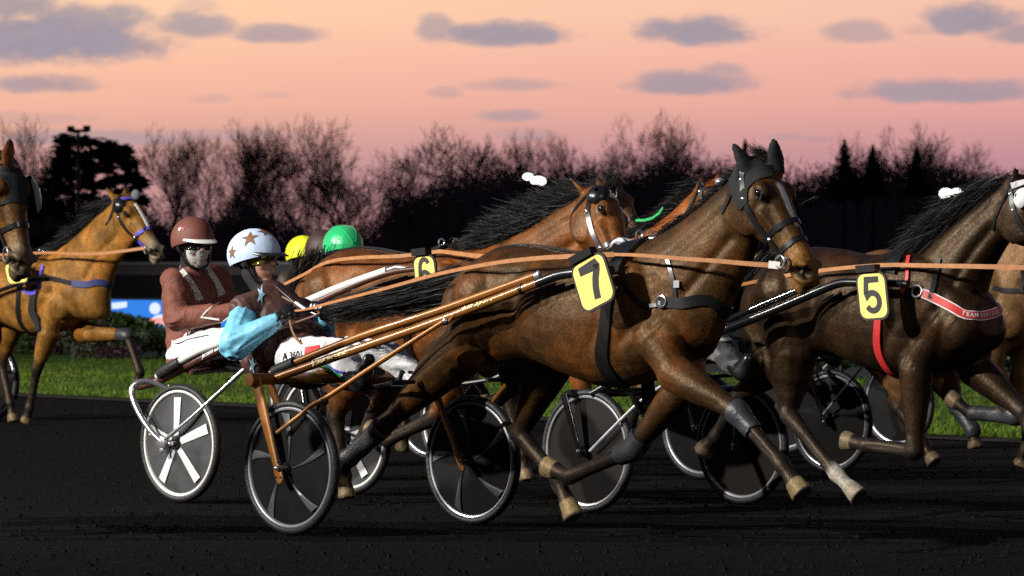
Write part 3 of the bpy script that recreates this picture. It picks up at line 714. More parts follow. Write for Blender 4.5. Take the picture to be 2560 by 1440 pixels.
# --- the hooded head at the left edge ------------------------------------------
H1 = build_horse('bay trotter in a black hood, only its head in view at the left edge', Fr.at(-290, 24.8),
    neck=None, poll=(6,392,0), nose=(74,680,-.04), ears=[((18,404,-.04),(25,350,-.05)),((-40,400,.05),(-60,345,.06))],
    coat=(.085,.037,.011), vox=.0125, muzzle=(.10,.075,.045))
# --- horses deeper in the pack ----------------------------------------------------
H4 = build_horse('bay trotter with a green plaited mane, between the heads of horses 6 and 7', SG.fwd(1.75),
    neck=[((1452,632,0),(1610,860,0),.19),((1560,606,0),(1670,740,0),.145),((1665,545,0),(1735,660,0),.115),((1735,478,0),(1790,610,0),.095),((1762,452,0),(1815,580,0),.085)],
    poll=(1768,455,0), nose=(1870,640,0), ears=[((1756,490,-.05),(1757,432,-.06)),((1790,475,.05),(1800,430,.06))],
    coat=(.19,.056,.011), vox=.017)
H9 = build_horse('dark trotter in white eye cups, its head just behind the ears of horse 6', SB.fwd(1.5),
    neck=[((1180,640,0),(1330,860,0),.19),((1290,600,0),(1400,740,0),.145),((1400,540,0),(1470,660,0),.115),((1490,478,0),(1535,600,0),.095),((1520,458,0),(1560,560,0),.085)],
    poll=(1526,462,0), nose=(1622,612,0), ears=[((1520,478,-.05),(1512,440,-.07)),((1546,470,.05),(1546,442,.06))], coat=(.05,.026,.012), vox=.017)
H3 = build_horse('dun brown trotter with grey boots, partly hidden behind horse 5 at the right edge', S3.fwd(1.75),
    legs={'fn': [(2475,930),(2540,1040),(2425,1032),(2372,992)], 'ff': [(2560,940),(2572,1050),(2562,1130),(2552,1165)],
          'hn': [(2270,915),(2248,1020),(2308,1110),(2338,1158)], 'hf': [(2350,915),(2390,1010),(2432,1075),(2440,1122)]},
    coat=(.15,.075,.030), vox=.016, boots={'fn': ('boot',.86,2.0), 'hf': ('boot',1.05,2.4)})

H8 = build_horse('very dark horse of the yellow capped driver, glimpsed through the gaps behind horse 7', SY.fwd(1.75), coat=(.02,.011,.007), vox=.022, poll=(.86,0,1.72), nose=(1.12,0,1.22),
    neck=[((.10,0,1.49),(.48,0,.98),.19),((.30,0,1.56),(.60,0,1.12),.145),((.52,0,1.64),(.70,0,1.24),.11),((.70,0,1.71),(.80,0,1.36),.092),((.80,0,1.74),(.88,0,1.46),.08)])
SX = Fr.at(2108, 36.5)

# ------------------------------------------------------------------ tack on each horse
def wind(fr, back, up, lat=0.0): return fr.f*-back+V((0,0,up))+fr.l*lat
# 7: hood over ears and cheek, noseband, chest strap, plate
bridle(H7, bands=((.70,.0),(.56,0)))
co = H7.co; hd = (co-np.array(H7.poll))@np.array(H7.ax)/(H7.nose-H7.poll).length; lat = (co-np.array(H7.poll))@np.array(H7.side)/H7.k; upo = (co-np.array(H7.poll))@np.array(H7.up)/H7.k
e0 = seg(co, *H7.ears[0]); e1 = seg(co, *H7.ears[1])
keep = ((e0[0] < .07)&(e0[1] > .0))|((e1[0] < .065)&(e1[1] > .1))|((hd > -.05)&(hd < .19-.02*np.sign(lat))&(upo > -.06)&(np.abs(lat) < .16))|((lat < -.03)&(hd > .0)&(hd < .30)&(upo > -.115-.0*hd)&(upo < .012-.30*(hd-.10)))
part('ear_hood', shell(H7.co, H7.fs, keep, .009), M['cloth_black'], H7.root)
harness(H7, u=.11, gw=.075)
S7h = H7.S; q7 = lambda x, y, v: H7.fr.P(x, y, v)
breast(H7, [q7(1632,752,-.26), q7(1700,756,-.25), q7(1770,770,-.2), q7(1812,785,-.05), q7(1835,780,.12), q7(1810,760,.28)], 'leather', .055)
b = MB(); H7.S.strap([q7(1648,640,-.2), q7(1658,690,-.25), q7(1662,750,-.28)], .022, .003, .006, mb=b); H7.S.strap([q7(1545,700,-.28), q7(1585,760,-.29), q7(1632,752,-.28)], .02, .003, .006, mb=b); part('neck_strap', b, M['leather'], H7.root)
c, n = H7.S.near(q7(1630,752,-.28)); b = MB(); a1 = V((0,0,1)); a1 = (a1-n*a1.dot(n)).normalized(); a2 = n.cross(a1)
b.tube([c+n*.014+a1*.028*math.cos(t)+a2*.028*math.sin(t) for t in [i*math.pi/9 for i in range(19)]], .0055, 8); part('collar_ring', b, M['chrome'], H7.root)
c, n = H7.S.near(q7(1662,706,-.28)); b = MB(); b.box(c+n*.012, a1*.018, a2*.016, n*.004); part('buckle', b, M['chrome'], H7.root)
plate(H7, (1425,668), (1508,622), (1462,790), -.40, '7', D7)
# the padded girth cover and the check rein with its steel hook
b = MB(); b.tube([q7(1535,640,-.10), q7(1530,612,-.08), q7(1552,600,-.06), q7(1585,604,-.03), q7(1620,596,-.02), q7(1680,598,-.02)], [.012,.012,.014,.012,.009,.008], 8, 3)
b.ell(q7(1550,604,-.07), H7.fr.f*.038, V((0,0,.024)), H7.fr.l*.012); part('check_hook', b, M['steel'], H7.root)
b = MB(); b.tube([q7(1680,598,-.02), q7(1760,545,-.06), q7(1830,500,-.08), q7(1868,478,-.09)], .007, 6, 3); part('check_rein', b, M['leather'], H7.root)
c, n = H7.S.near(q7(1842,492,-.2)); 
hair('mane', H7.root, H7.crest[1:], lambda t, r: wind(H7.fr, .9, -.25+.25*r.random(), .35), 700, lambda t: .13+.03*t, .0022, (.010,.16), 3, droop=.10)
b = MB(); t0 = q7(1148,672,0)
hair('tail', H7.root, [q7(1166,688,0), q7(1144,712,0), q7(1118,750,0)], lambda t, r: wind(H7.fr, 1, -.235+.10*t+.05*r.random(), -.10), 2800, lambda t: 1.02-.14*t, .0030, (.010,.026), 5, droop=.01, seg_=9, wave=.020, vary=.38)
hair('forelock', H7.root, [H7.hp(.02,.06,-.02), H7.hp(.06,.07,.03)], lambda t, r: -H7.ax*.1+H7.up*.3+wind(H7.fr,.8,.1), 90, .12, .002, (.012,.3), 9)
b = MB(); c0 = q7(2000,512,.10); b.cap(c0, .010, c0+H7.fr.f*.10+V((0,0,.035)), .016, 10, flat=.35); part('blinker', b, M['leather'], H7.root)

# 6: eye cups, white browband, long mane
bridle(H6)
def eyecup(H, h, o, v, r, m, tilt=0):
    c, n = H.S.near(H.hp(h, o, v)); b = MB(); a1 = (H.ax-n*H.ax.dot(n)).normalized(); a2 = n.cross(a1)
    b.lathe([(r*.2,.045),(r*.62,.038),(r*.9,.018),(r,.0),(r*.9,-.004),(r*.2,-.004)], c+n*.004, n, 24, closed=False); p = part('eye_cup', b, m, H.root); return c, n
eyecup(H6, .115, .035, -.12, .062*H6.k, M['leather'])
c, n = H6.S.near(H6.hp(.15,.0,.13)); b = MB(); b.lathe([(.02,.05),(.05,.03),(.055,0),(.05,-.004),(.02,.04)], c, n, 20); part('eye_cup', b, M['white'], H6.root)
b = MB(); H6.S.strap([H6.hp(.10,.0,-.10), H6.hp(.12,.07,-.06), H6.hp(.13,.10,0), H6.hp(.12,.07,.07), H6.hp(.12,.02,.11)], .036*H6.k, .004, .012, mb=b); part('browband', b, M['white'], H6.root)
harness(H6); q6 = lambda x, y, v: H6.fr.P(x, y, v)
plate(H6, (1032,640), (1088,634), (1042,735), -.38, '6', D6)
mr = [q6(1150,618,-.03), q6(1225,606,-.04), q6(1330,560,-.04), q6(1415,507,-.03), q6(1462,482,-.02)]
hair('mane', H6.root, mr, lambda t, r: wind(H6.fr, 1.0, (-.14 if r.random() < .35 else .05+.9*max(0,t-.2)*(.35+.65*r.random())), -.12), 3000, lambda t: .10+.23*math.sin(min(1,max(0,t-.05)*1.1)*2.7), .0022, (.014,.12), 11, droop=.07, seg_=8)
hair('tail', H6.root, [q6(800,648,0), q6(772,690,0)], lambda t, r: wind(H6.fr, .55, -1.0, -.05), 900, .75, .003, (.022,.07), 12, droop=.0, wave=.05)
hair('forelock', H6.root, [H6.hp(.02,.06,-.02), H6.hp(.08,.07,.03)], lambda t, r: -H6.ax*.2+H6.up*.5+wind(H6.fr,.4,.1), 130, .10, .002, (.014,.3), 13)
b = MB(); b.tube([q6(1110,622,0), q6(1200,590,-.02), q6(1330,545,-.02), q6(1430,505,-.04), q6(1475,492,-.06)], .006, 6, 3); part('check_rein', b, M['leather'], H6.root)
b = MB()
for x, y in ((1140,604),(1158,598),(1178,590),(1200,582)): b.tube([q6(x,y,0)+V((math.cos(t)*.014,0,math.sin(t)*.010)) for t in [i*math.pi/5 for i in range(11)]], .003, 5)
part('rein_chain', b, M['chrome'], H6.root)
b = MB(); H6.S.strap([q6(800,660,-.1), q6(870,645,-.02), q6(960,628,0), q6(1060,622,0)], .03, .004, .007, mb=b); part('back_strap', b, M['leather'], H6.root)
b = MB(); H7.S.strap([q7(1180,662,0), q7(1260,648,0), q7(1360,640,0), q7(1470,625,0)], .03, .004, .007, mb=b); part('back_strap', b, M['leather'], H7.root)

# 5: red breast collar with lettering, red girth, white headpiece
bridle(H5); harness(H5, girth_m='red'); q5 = lambda x, y, v: H5.fr.P(x, y, v)
pts = [q5(2292,728,-.27), q5(2345,748,-.27), q5(2400,768,-.25), q5(2440,778,-.20), q5(2478,785,-.08), q5(2500,780,.05), q5(2490,765,.22)]
w_ = H5.S.strap(pts, .052, .003, .006); part('collar_edging', w_, M['white'], H5.root)
c_ = H5.S.strap(pts, .040, .005, .009); bc = part('breast_collar', c_, M['red'], H5.root)
part('lettering', text_on_path(H5.S.last, 'TEAM DERIEUX', .031, .0075, .38, .0008), M['white_flat'], bc, False)
b = MB(); c, n = H5.S.near(q5(2286,726,-.28)); a1 = V((0,0,1)); a1 = (a1-n*a1.dot(n)).normalized(); a2 = n.cross(a1)
b.tube([c+n*.014+a1*.032*math.cos(t)+a2*.032*math.sin(t) for t in [i*math.pi/9 for i in range(19)]], .006, 8); part('collar_ring', b, M['chrome'], H5.root)
b = MB(); H5.S.strap([q5(2338,640,-.2), q5(2335,690,-.26), q5(2318,745,-.28)], .024, .003, .010, mb=b); part('neck_strap', b, M['leather'], H5.root)
b = MB(); H5.S.strap([q5(2272,640,-.16), q5(2258,690,-.28), q5(2245,730,-.28)], .022, .003, .012, mb=b); part('saddle_strap', b, M['red'], H5.root)
plate(H5, (2140,682), (2215,676), (2152,803), -.42, '5', D5)
hair('mane', H5.root, H5.crest, lambda t, r: wind(H5.fr, 1.0, -.55+.40*t*r.random(), -.30), 2600, lambda t: .30+.14*math.sin(t*3.0), .0024, (.014,.18), 21, droop=.16, seg_=8)
hair('tail', H5.root, [q5(1925,650,0), q5(1905,690,0)], lambda t, r: wind(H5.fr, .8, -.8, -.05), 700, .6, .003, (.022,.07), 22, wave=.05)
b = MB(); H5.S.strap([H5.hp(.08,.0,-.10), H5.hp(.10,.06,-.07), H5.hp(.11,.09,0), H5.hp(.10,.06,.07)], .032, .006, .014, mb=b); part('browband', b, M['white'], H5.root)
eyecup(H5, .20, .012, -.13, .06, M['white'])

# 2: purple and blue webbing
bridle(H2, bands=((.60,0),)); harness(H2, girth_m='leather', saddle_m='leather'); q2 = lambda x, y, v: H2.fr.P(x, y, v)
b = MB(); H2.S.strap([H2.hp(.58,-.05,-.1), H2.hp(.6,-.0,-.07), H2.hp(.6,.05,0)], .03, .004, .010, mb=b); part('noseband', b, M['purple'], H2.root); b = MB(); H2.S.strap([H2.hp(.06,.0,-.09), H2.hp(.09,.06,-.04), H2.hp(.1,.09,.02)], .03, .004, .010, mb=b); part('browband', b, M['purple'], H2.root); b = MB()
H2.S.strap([H2.hp(.66,-.08,-.1), H2.hp(.74,-.09,-.09)], .03, .004, .010, mb=b); part('cheek_strap', b, M['purple'], H2.root)
b = MB(); H2.S.strap([H2.hp(.22,.07,0), H2.hp(.4,.06,0), H2.hp(.58,.05,0)], .028, .003, .008, mb=b); part('face_strap', b, M['white'], H2.root)
b = MB(); H2.S.strap([q2(160,705,-.28), q2(215,715,-.27), q2(250,720,-.2), q2(272,716,-.05), q2(285,710,.12)], .055, .005, .008, mb=b); part('breast_collar', b, M['navy'], H2.root)
b = MB(); H2.S.strap([q2(80,680,-.3), q2(120,692,-.3), q2(160,705,-.29)], .04, .004, .008, mb=b); H2.S.strap([q2(80,715,-.3), q2(72,745,-.3), q2(66,785,-.3), q2(82,825,-.28)], .085, .008, .010, mb=b); part('girth_cover', b, M['cloth_black'], H2.root)
b = MB(); H2.S.strap([q2(97,650,-.26), q2(90,690,-.3), q2(86,728,-.3), q2(66,736,-.3), q2(52,724,-.3)], .03, .005, .014, mb=b); part('pad_edging', b, M['purple'], H2.root)
plate(H2, (10,660), (62,652), (22,714), -.40, '1', {'pts': [(-.12,.3),(-.10,-.1),(-.08,-.3)], 'w': .2})
hair('mane', H2.root, H2.crest, lambda t, r: wind(H2.fr, 1.0, -.2+.3*r.random(), -.25), 1100, .28, .0036, (.014,.2), 31, droop=.2)
eyecup(H2, .12, .0, -.13, .07, M['leather'])
b = MB(); c, n = H2.S.near(H2.hp(.10,.06,.12)); b.ell(c+H2.up*.05, H2.ax*.05, H2.up*.05, H2.side*.03); part('eye_cup', b, M['grey_cloth'], H2.root)
# 1: full hood
bridle(H1, bands=((.62,0),))
co = H1.co; hd = (co-np.array(H1.poll))@np.array(H1.ax)/(H1.nose-H1.poll).length; lat = (co-np.array(H1.poll))@np.array(H1.side)/H1.k; upo = (co-np.array(H1.poll))@np.array(H1.up)/H1.k
eye_d = np.min([seg(co, H1.hp(.30,.01,v*.09), H1.hp(.31,.01,v*.09))[0] for v in (-1,1)], axis=0); el = np.min([seg(co, a.lerp(b_,.18), b_)[0] for a, b_ in H1.ears], axis=0)
keep = (hd > -.5)&(hd < .44+.25*upo)&(np.abs(lat) < .2)&(upo > -.3)&(eye_d > .055*H1.k)&(el > .045)
part('hood', shell(H1.co, H1.fs, keep, .008), M['cloth_black'], H1.root)
b = MB(); c, n = H1.S.near(H1.hp(.36,.06,.08)); b.ell(c+n*.02, H1.ax*.10, H1.up*.05, n*.04); part('eye_cup', b, M['leather'], H1.root)
hair('mane', H1.root, H1.crest[:3], lambda t, r: wind(H1.fr, 1.0, .1, -.2), 300, .25, .003, (.014,.2), 41, droop=.2)
# 4, 9, 3
bridle(H4); harness(H4); hair('mane', H4.root, H4.crest, lambda t, r: wind(H4.fr, .9, .25*r.random()-.1, -.1), 1000, lambda t: .20, .0028, (.014,.22), 51, droop=.12)
q4 = lambda x, y, v: H4.fr.P(x, y, v); b = MB(); rp = [(1590,551),(1612,551),(1632,545),(1648,533),(1660,516)]
for k in range(3): b.tube([q4(x, y, -.13)+V((0,0,.006*math.sin(i*1.7+k*2.1))) for i, (x, y) in enumerate([(a[0]*(1-t)+c_[0]*t, a[1]*(1-t)+c_[1]*t) for a, c_ in zip(rp, rp[1:]) for t in (0,.2,.4,.6,.8)])], .0045, 6, 2)
part('mane_plait', b, M['green'], H4.root)
b = MB(); c, n = H4.S.near(H4.hp(.08,.06,.0)); b.ell(c+n*.012+H4.fr.f*.05, H4.fr.f*.045, V((0,0,.030)), H4.fr.l*.05); part('eye_cup', b, M['steel'], H4.root)
bridle(H9); hair('mane', H9.root, H9.crest, lambda t, r: wind(H9.fr, .9, .3*r.random(), -.1), 700, .25, .003, (.014,.2), 61, droop=.12)
eyecup(H9, .24, .02, -.13, .075, M['white']); 
bridle(H3); harness(H3); q3 = lambda x, y, v: H3.fr.P(x, y, v)
b = MB(); H3.S.strap([q3(2480,712,-.28), q3(2530,722,-.26), q3(2570,735,-.2)], .03, .003, .007, mb=b); H3.S.strap([q3(2540,660,-.2), q3(2541,690,-.25), q3(2540,722,-.27)], .02, .003, .007, mb=b); part('breast_collar', b, M['leather'], H3.root)
bridle(H8); harness(H8)
hair('tail', H8.root, [H8.L(-1.06,0,1.40), H8.L(-1.12,0,1.30)], lambda t, r: wind(H8.fr, .6, -1.0, -.05), 200, .6, .004, (.022,.07), 67)
hair('tail', H4.root, [H4.L(-1.06,0,1.40), H4.L(-1.12,0,1.30)], lambda t, r: wind(H4.fr, .6, -1.0, -.05), 300, .6, .004, (.022,.07), 62)
hair('tail', H9.root, [H9.L(-1.06,0,1.40), H9.L(-1.12,0,1.30)], lambda t, r: wind(H9.fr, .6, -1.0, -.05), 300, .6, .004, (.022,.07), 63)
hair('tail', H3.root, [H3.L(-1.06,0,1.40), H3.L(-1.12,0,1.30)], lambda t, r: wind(H3.fr, .6, -1.0, -.05), 300, .6, .004, (.022,.07), 64)
hair('tail', H2.root, [H2.L(-1.06,0,1.40), H2.L(-1.12,0,1.30)], lambda t, r: wind(H2.fr, .6, -1.0, -.05), 300, .6, .004, (.022,.07), 65)
hair('tail', H1.root, [H1.L(-1.06,0,1.40), H1.L(-1.12,0,1.30)], lambda t, r: wind(H1.fr, .6, -1.0, -.05), 300, .6, .004, (.022,.07), 66)

# ------------------------------------------------------------------ sulkies
WR = .352
def wheel(parent, fr, c, disc, rim, spoke, kind, seed, name='wheel'):
    """tyre, rim, covered disc and five blades, axle along the frame's lateral"""
    ax = fr.l; m = MB()
    m.lathe([(.02,.034),(.06,.030),(WR-.052,.006),(WR-.052,-.006),(.06,-.030),(.02,-.034)], c, ax, 56); w = part(name, m, M[disc], parent)
    m = MB(); m.lathe([(WR-.022+.022*math.cos(t), .026*math.sin(t)) for t in [i*math.pi/6 for i in range(12)]], c, ax, 72); part('tyre', m, M['rubber'], w)
    m = MB(); m.lathe([(WR-.036,.018),(WR-.042,.0215),(WR-.050,.019),(WR-.055,.010),(WR-.055,-.010),(WR-.050,-.019),(WR-.042,-.0215),(WR-.036,-.018)], c, ax, 72); part('rim', m, M[rim], w)
    rnd = random.Random(seed); a0 = rnd.random()*6.28 if seed >= 0 else math.radians(92)
    up = V((0,0,1)); fw = fr.f
    for k in range(5 if spoke else 0):
        a = a0+k*2*math.pi/5; d = fw*math.cos(a)+up*math.sin(a); e = -fw*math.sin(a)+up*math.cos(a); m = MB()
        for sg in (-1,1):
            rs = []
            for i in range(9):
                t = i/8; r = .045+t*(WR-.125 if kind == 'bar' else WR-.118)
                if kind == 'bar': cv = 0; wd = .021+.010*t
                else: cv = .065*t*t-.01; wd = .004+.026*t*t
                x = .036-.026*(r/(WR-.05)); cc = c+d*r+e*cv+ax*sg*(x+.004)
                rs.append([cc+e*wd+ax*sg*.0, cc+ax*sg*.005, cc-e*wd, cc-ax*sg*.004])
            m.rings(rs)
        part('spoke', m, M[spoke], w)
    m = MB(); m.lathe([(.0,.06),(.022,.06),(.03,.048),(.03,-.048),(.022,-.06),(.0,-.06)], c, ax, 20, closed=False); part('hub', m, M['leather'], w)
    m = MB(); m.cap(c-ax*.05, .013, c-ax*.085, .012, 10); part('axle_nut', m, M['chrome'], w)
    return w
def blade(fr, p, q, w0, w1, th):
    """flat tapering fork blade from p to q"""
    m = MB(); d = (q-p).normalized(); e = (fr.f-d*fr.f.dot(d)).normalized(); g = d.cross(e)
    m.loft([(p, e*w0, g*th), (p.lerp(q,.5), e*(w0*.55+w1*.45)*1.02, g*th), (p.lerp(q,.86), e*w1, g*th*.8), (p.lerp(q,.93), e*w1*1.35, g*th*.55), (q+d*.02, e*w1*1.2, g*th*.5), (q+d*.038, e*w1*.5, g*th*.5)], 14, 3, 2.4); return m
def sulky(label, fr, half, disc, rim, spoke, kind, paint, shaftp, style, seeds=(1,2), reach=1.70, zseat=.80):
    s = thing('sulky', label, 'sulky', fr.O.copy(), 'racing sulkies'); o = {}
    cn, cf = fr.L(0,-half,WR), fr.L(0,half,WR)
    o['wn'] = wheel(s, fr, cn, disc, rim, spoke, kind, seeds[0]); o['wf'] = wheel(s, fr, cf, disc, rim, spoke, kind, seeds[1]); o['root'] = s
    if style == 'plain':
        for sg in (-1,1):
            c = cn if sg < 0 else cf; top = fr.L(-.18, sg*half*.96, zseat)
            for k in (-.085,.085): m = blade(fr, top+fr.l*k*.6, c+fr.l*k, .026, .016, .010); part('fork', m, M[paint], s)
            m = MB(); m.tube([top, fr.L(.35,sg*half*.75,.93), fr.L(1.0,sg*.42,1.14), fr.L(reach,sg*.34,1.32)], [.022,.022,.02,.017], 10, 4); part('shaft', m, M[shaftp], s)
            m = MB(); m.tube([c+fr.l*sg*.0+V((0,0,.05))-fr.l*sg*.09, fr.L(.7,sg*.5,1.02)], .009, 8); part('stay', m, M['steel'], s)
        m = MB(); m.tube([fr.L(-.18,-half,zseat), fr.L(-.18,half,zseat)], .024, 10); part('crossbar', m, M[paint], s)
    m = MB(); m.loft([(fr.L(-.62,0,zseat+.10), fr.l*.17, V((0,0,.03))+fr.f*.02), (fr.L(-.50,0,zseat+.03), fr.l*.19, V((0,0,.03))), (fr.L(-.28,0,zseat+.035), fr.l*.18, V((0,0,.03))), (fr.L(-.12,0,zseat+.045), fr.l*.13, V((0,0,.025)))], 16, 4, 2.6); part('seat', m, M['leather'], s)
    for sg in (-1,1):
        m = MB(); m.tube([fr.L(-.3,sg*.1,zseat-.02), fr.L(.0,sg*.2,zseat-.04), fr.L(.45,sg*.36,.80), fr.L(.50,sg*.36,.86)], .012, 8, 3); m.tube([fr.L(.50,sg*.44,.80),fr.L(.50,sg*.27,.80)], .012, 8); part('foot_rest', m, M['leather'], s)
    return o
def mirror(fr, p): u, v, z = fr.loc(p); return fr.L(u, -v, z)

# copper sulky 7
o7 = sulky('copper brown sulky with dark curved spoke wheels, drawn by horse 7', S7, .675, 'disc_black', 'rim_silver', 'spoke_dark', 'curve', 'copper', 'copper', 'own', (4,9), zseat=.79)
s7 = o7['root']; p7 = lambda x, y, v: S7.P(x, y, v)
A = p7(636,948,-.735); B = mirror(S7, A)
m = MB(); m.tube([A-S7.l*.03, A, B, B+S7.l*.03], .031, 16); cb = part('crossbar', m, M['copper'], s7)
m = MB(); m.lathe([(.0,.006),(.034,.004),(.036,-.012),(.0,-.012)], A-S7.l*.035, -S7.l, 20, closed=False); part('end_cap', m, M['copper'], cb)
for mir in (False, True):
    G = (lambda p: mirror(S7, p)) if mir else (lambda p: p)
    tip = S7.L(0,-.765,WR-.045)
    m = blade(S7, G(p7(640,950,-.735)), G(tip), .036, .021, .013); fk = part('fork', m, M['copper'], s7)
    m = MB(); l0 = G(tip)
    for a, b_ in ((-.018,.045),(.018,.05),(-.016,-.002),(.018,.0),(0,.075)): m.ell(l0+S7.f*a+V((0,0,b_))+(S7.l if mir else -S7.l)*.012, S7.f*.0055, V((0,0,.0055)), S7.l*.004, 8, 5)
    part('bolt', m, M['leather'], fk)
    m = MB(); m.ell(G(S7.L(0,-.782,WR)), S7.f*.015, V((0,0,.015)), S7.l*.014, 10, 6); part('axle_bolt', m, M['chrome'], fk)
    m = blade(S7, G(p7(672,952,-.60)), G(S7.L(0,-.585,WR-.02)), .026, .018, .012); part('fork', m, M['copper'], s7)
    lower = [G(p7(x,y,v)) for x, y, v in ((693,944,-.60),(850,888,-.54),(1110,797,-.43),(1330,713,-.355),(1346,707,-.35))]
    m = MB(); m.tube(lower, .0235, 14, 4); sh = part('shaft', m, M['copper'], s7)
    m = MB(); m.tube([G(p7(x,y,v)) for x, y, v in ((1344,708,-.35),(1390,690,-.335),(1435,682,-.32),(1530,676,-.31))], .025, 12, 3); part('shaft_sleeve', m, M['leather'], sh)
    m = MB(); m.tube([G(p7(x,y,v)) for x, y, v in ((1300,724,-.365),(1308,721,-.36))], .029, 12); part('clamp', m, M['leather'], sh)
    m = MB(); m.tube([G(p7(x,y,v)) for x, y, v in ((728,911,-.52),(900,842,-.47),(1100,776,-.40),(1338,690,-.34))], .0225, 14, 4); s2 = part('shaft', m, M['copper'], s7)
    m = MB(); m.tube([G(p7(x,y,v)) for x, y, v in ((684,930,-.535),(694,926,-.53),(738,907,-.52))], [.030,.034,.034], 14); part('grip', m, M['rubber'], s2)
    m = MB(); m.tube([G(p7(x,y,v)) for x, y, v in ((678,933,-.535),(690,928,-.53))], .020, 12); part('grip_end', m, M['copper'], s2)
    m = MB(); m.tube([G(p7(x,y,v)) for x, y, v in ((1336,691,-.34),(1350,686,-.338))], [.021,.015], 10); m.ell(G(p7(1346,683,-.338)), S7.f*.014, V((0,0,.014)), S7.l*.014, 10, 6); part('pin', m, M['steel'], s2)
    # gusset plate and stay
    m = MB(); g3 = [G(p7(x,y,-.435)) for x, y in ((1050,822),(1100,802),(1142,783),(1128,800),(1118,812),(1095,815),(1078,812))]
    n_ = len(g3); off = S7.l*.008; m.add([p+off for p in g3]+[p-off for p in g3], [tuple(range(n_)), tuple(range(2*n_-1,n_-1,-1))]+[(i,i+n_,(i+1)%n_+n_,(i+1)%n_) for i in range(n_)]); part('gusset', m, M['copper'], sh)
    m = MB(); m.ell(G(p7(1111,802,-.45)), S7.f*.018, V((0,0,.018)), S7.l*.010, 10, 6); part('bolt', m, M['chrome'], sh)
    m = MB(); m.tube([G(p7(x,y,v)) for x, y, v in ((692,1082,-.755),(760,1030,-.70),(778,1014,-.68),(825,988,-.64),(950,905,-.55),(1108,804,-.455))], [.012,.012,.013,.014,.0145,.012], 10, 3); part('stay', m, M['copper'], s7)
    if not mir:
        for txt, px0, py0, px1, py1, v, sz, bold, shx in (('YANKEE',782,913,866,877,-.565,.052,.0022,.35),('Alfa Sport',1155,771,1232,742,-.41,.046,.0004,.5)):
            a, b_ = p7(px0,py0,v), p7(px1,py1,v); x_ = (b_-a).normalized(); y_ = V((0,0,1)); y_ = (y_-x_*y_.dot(x_)).normalized(); tr = text_tris(txt, sz, bold, shx); wd = max(t[i][0] for t in tr for i in range(3))-min(t[i][0] for t in tr for i in range(3)); k_ = (b_-a).length/wd
            hh = max(t[i][1] for t in tr for i in range(3)); tr = [tuple((p[0]*k_, p[1]*.0205/hh) for p in t) for t in tr]
            me = bpy.data.meshes.new('x'); src = sh.data; bt = BVHTree.FromPolygons([tuple(v_.co+s7.location) for v_ in src.vertices], [tuple(p_.vertices) for p_ in src.polygons]); srf = Surf.__new__(Surf); srf.b = bt
            part('lettering', srf.decal(tr, (a+b_)/2-S7.l*.03, x_, y_, .0025, .02), M['gold_text'], sh)
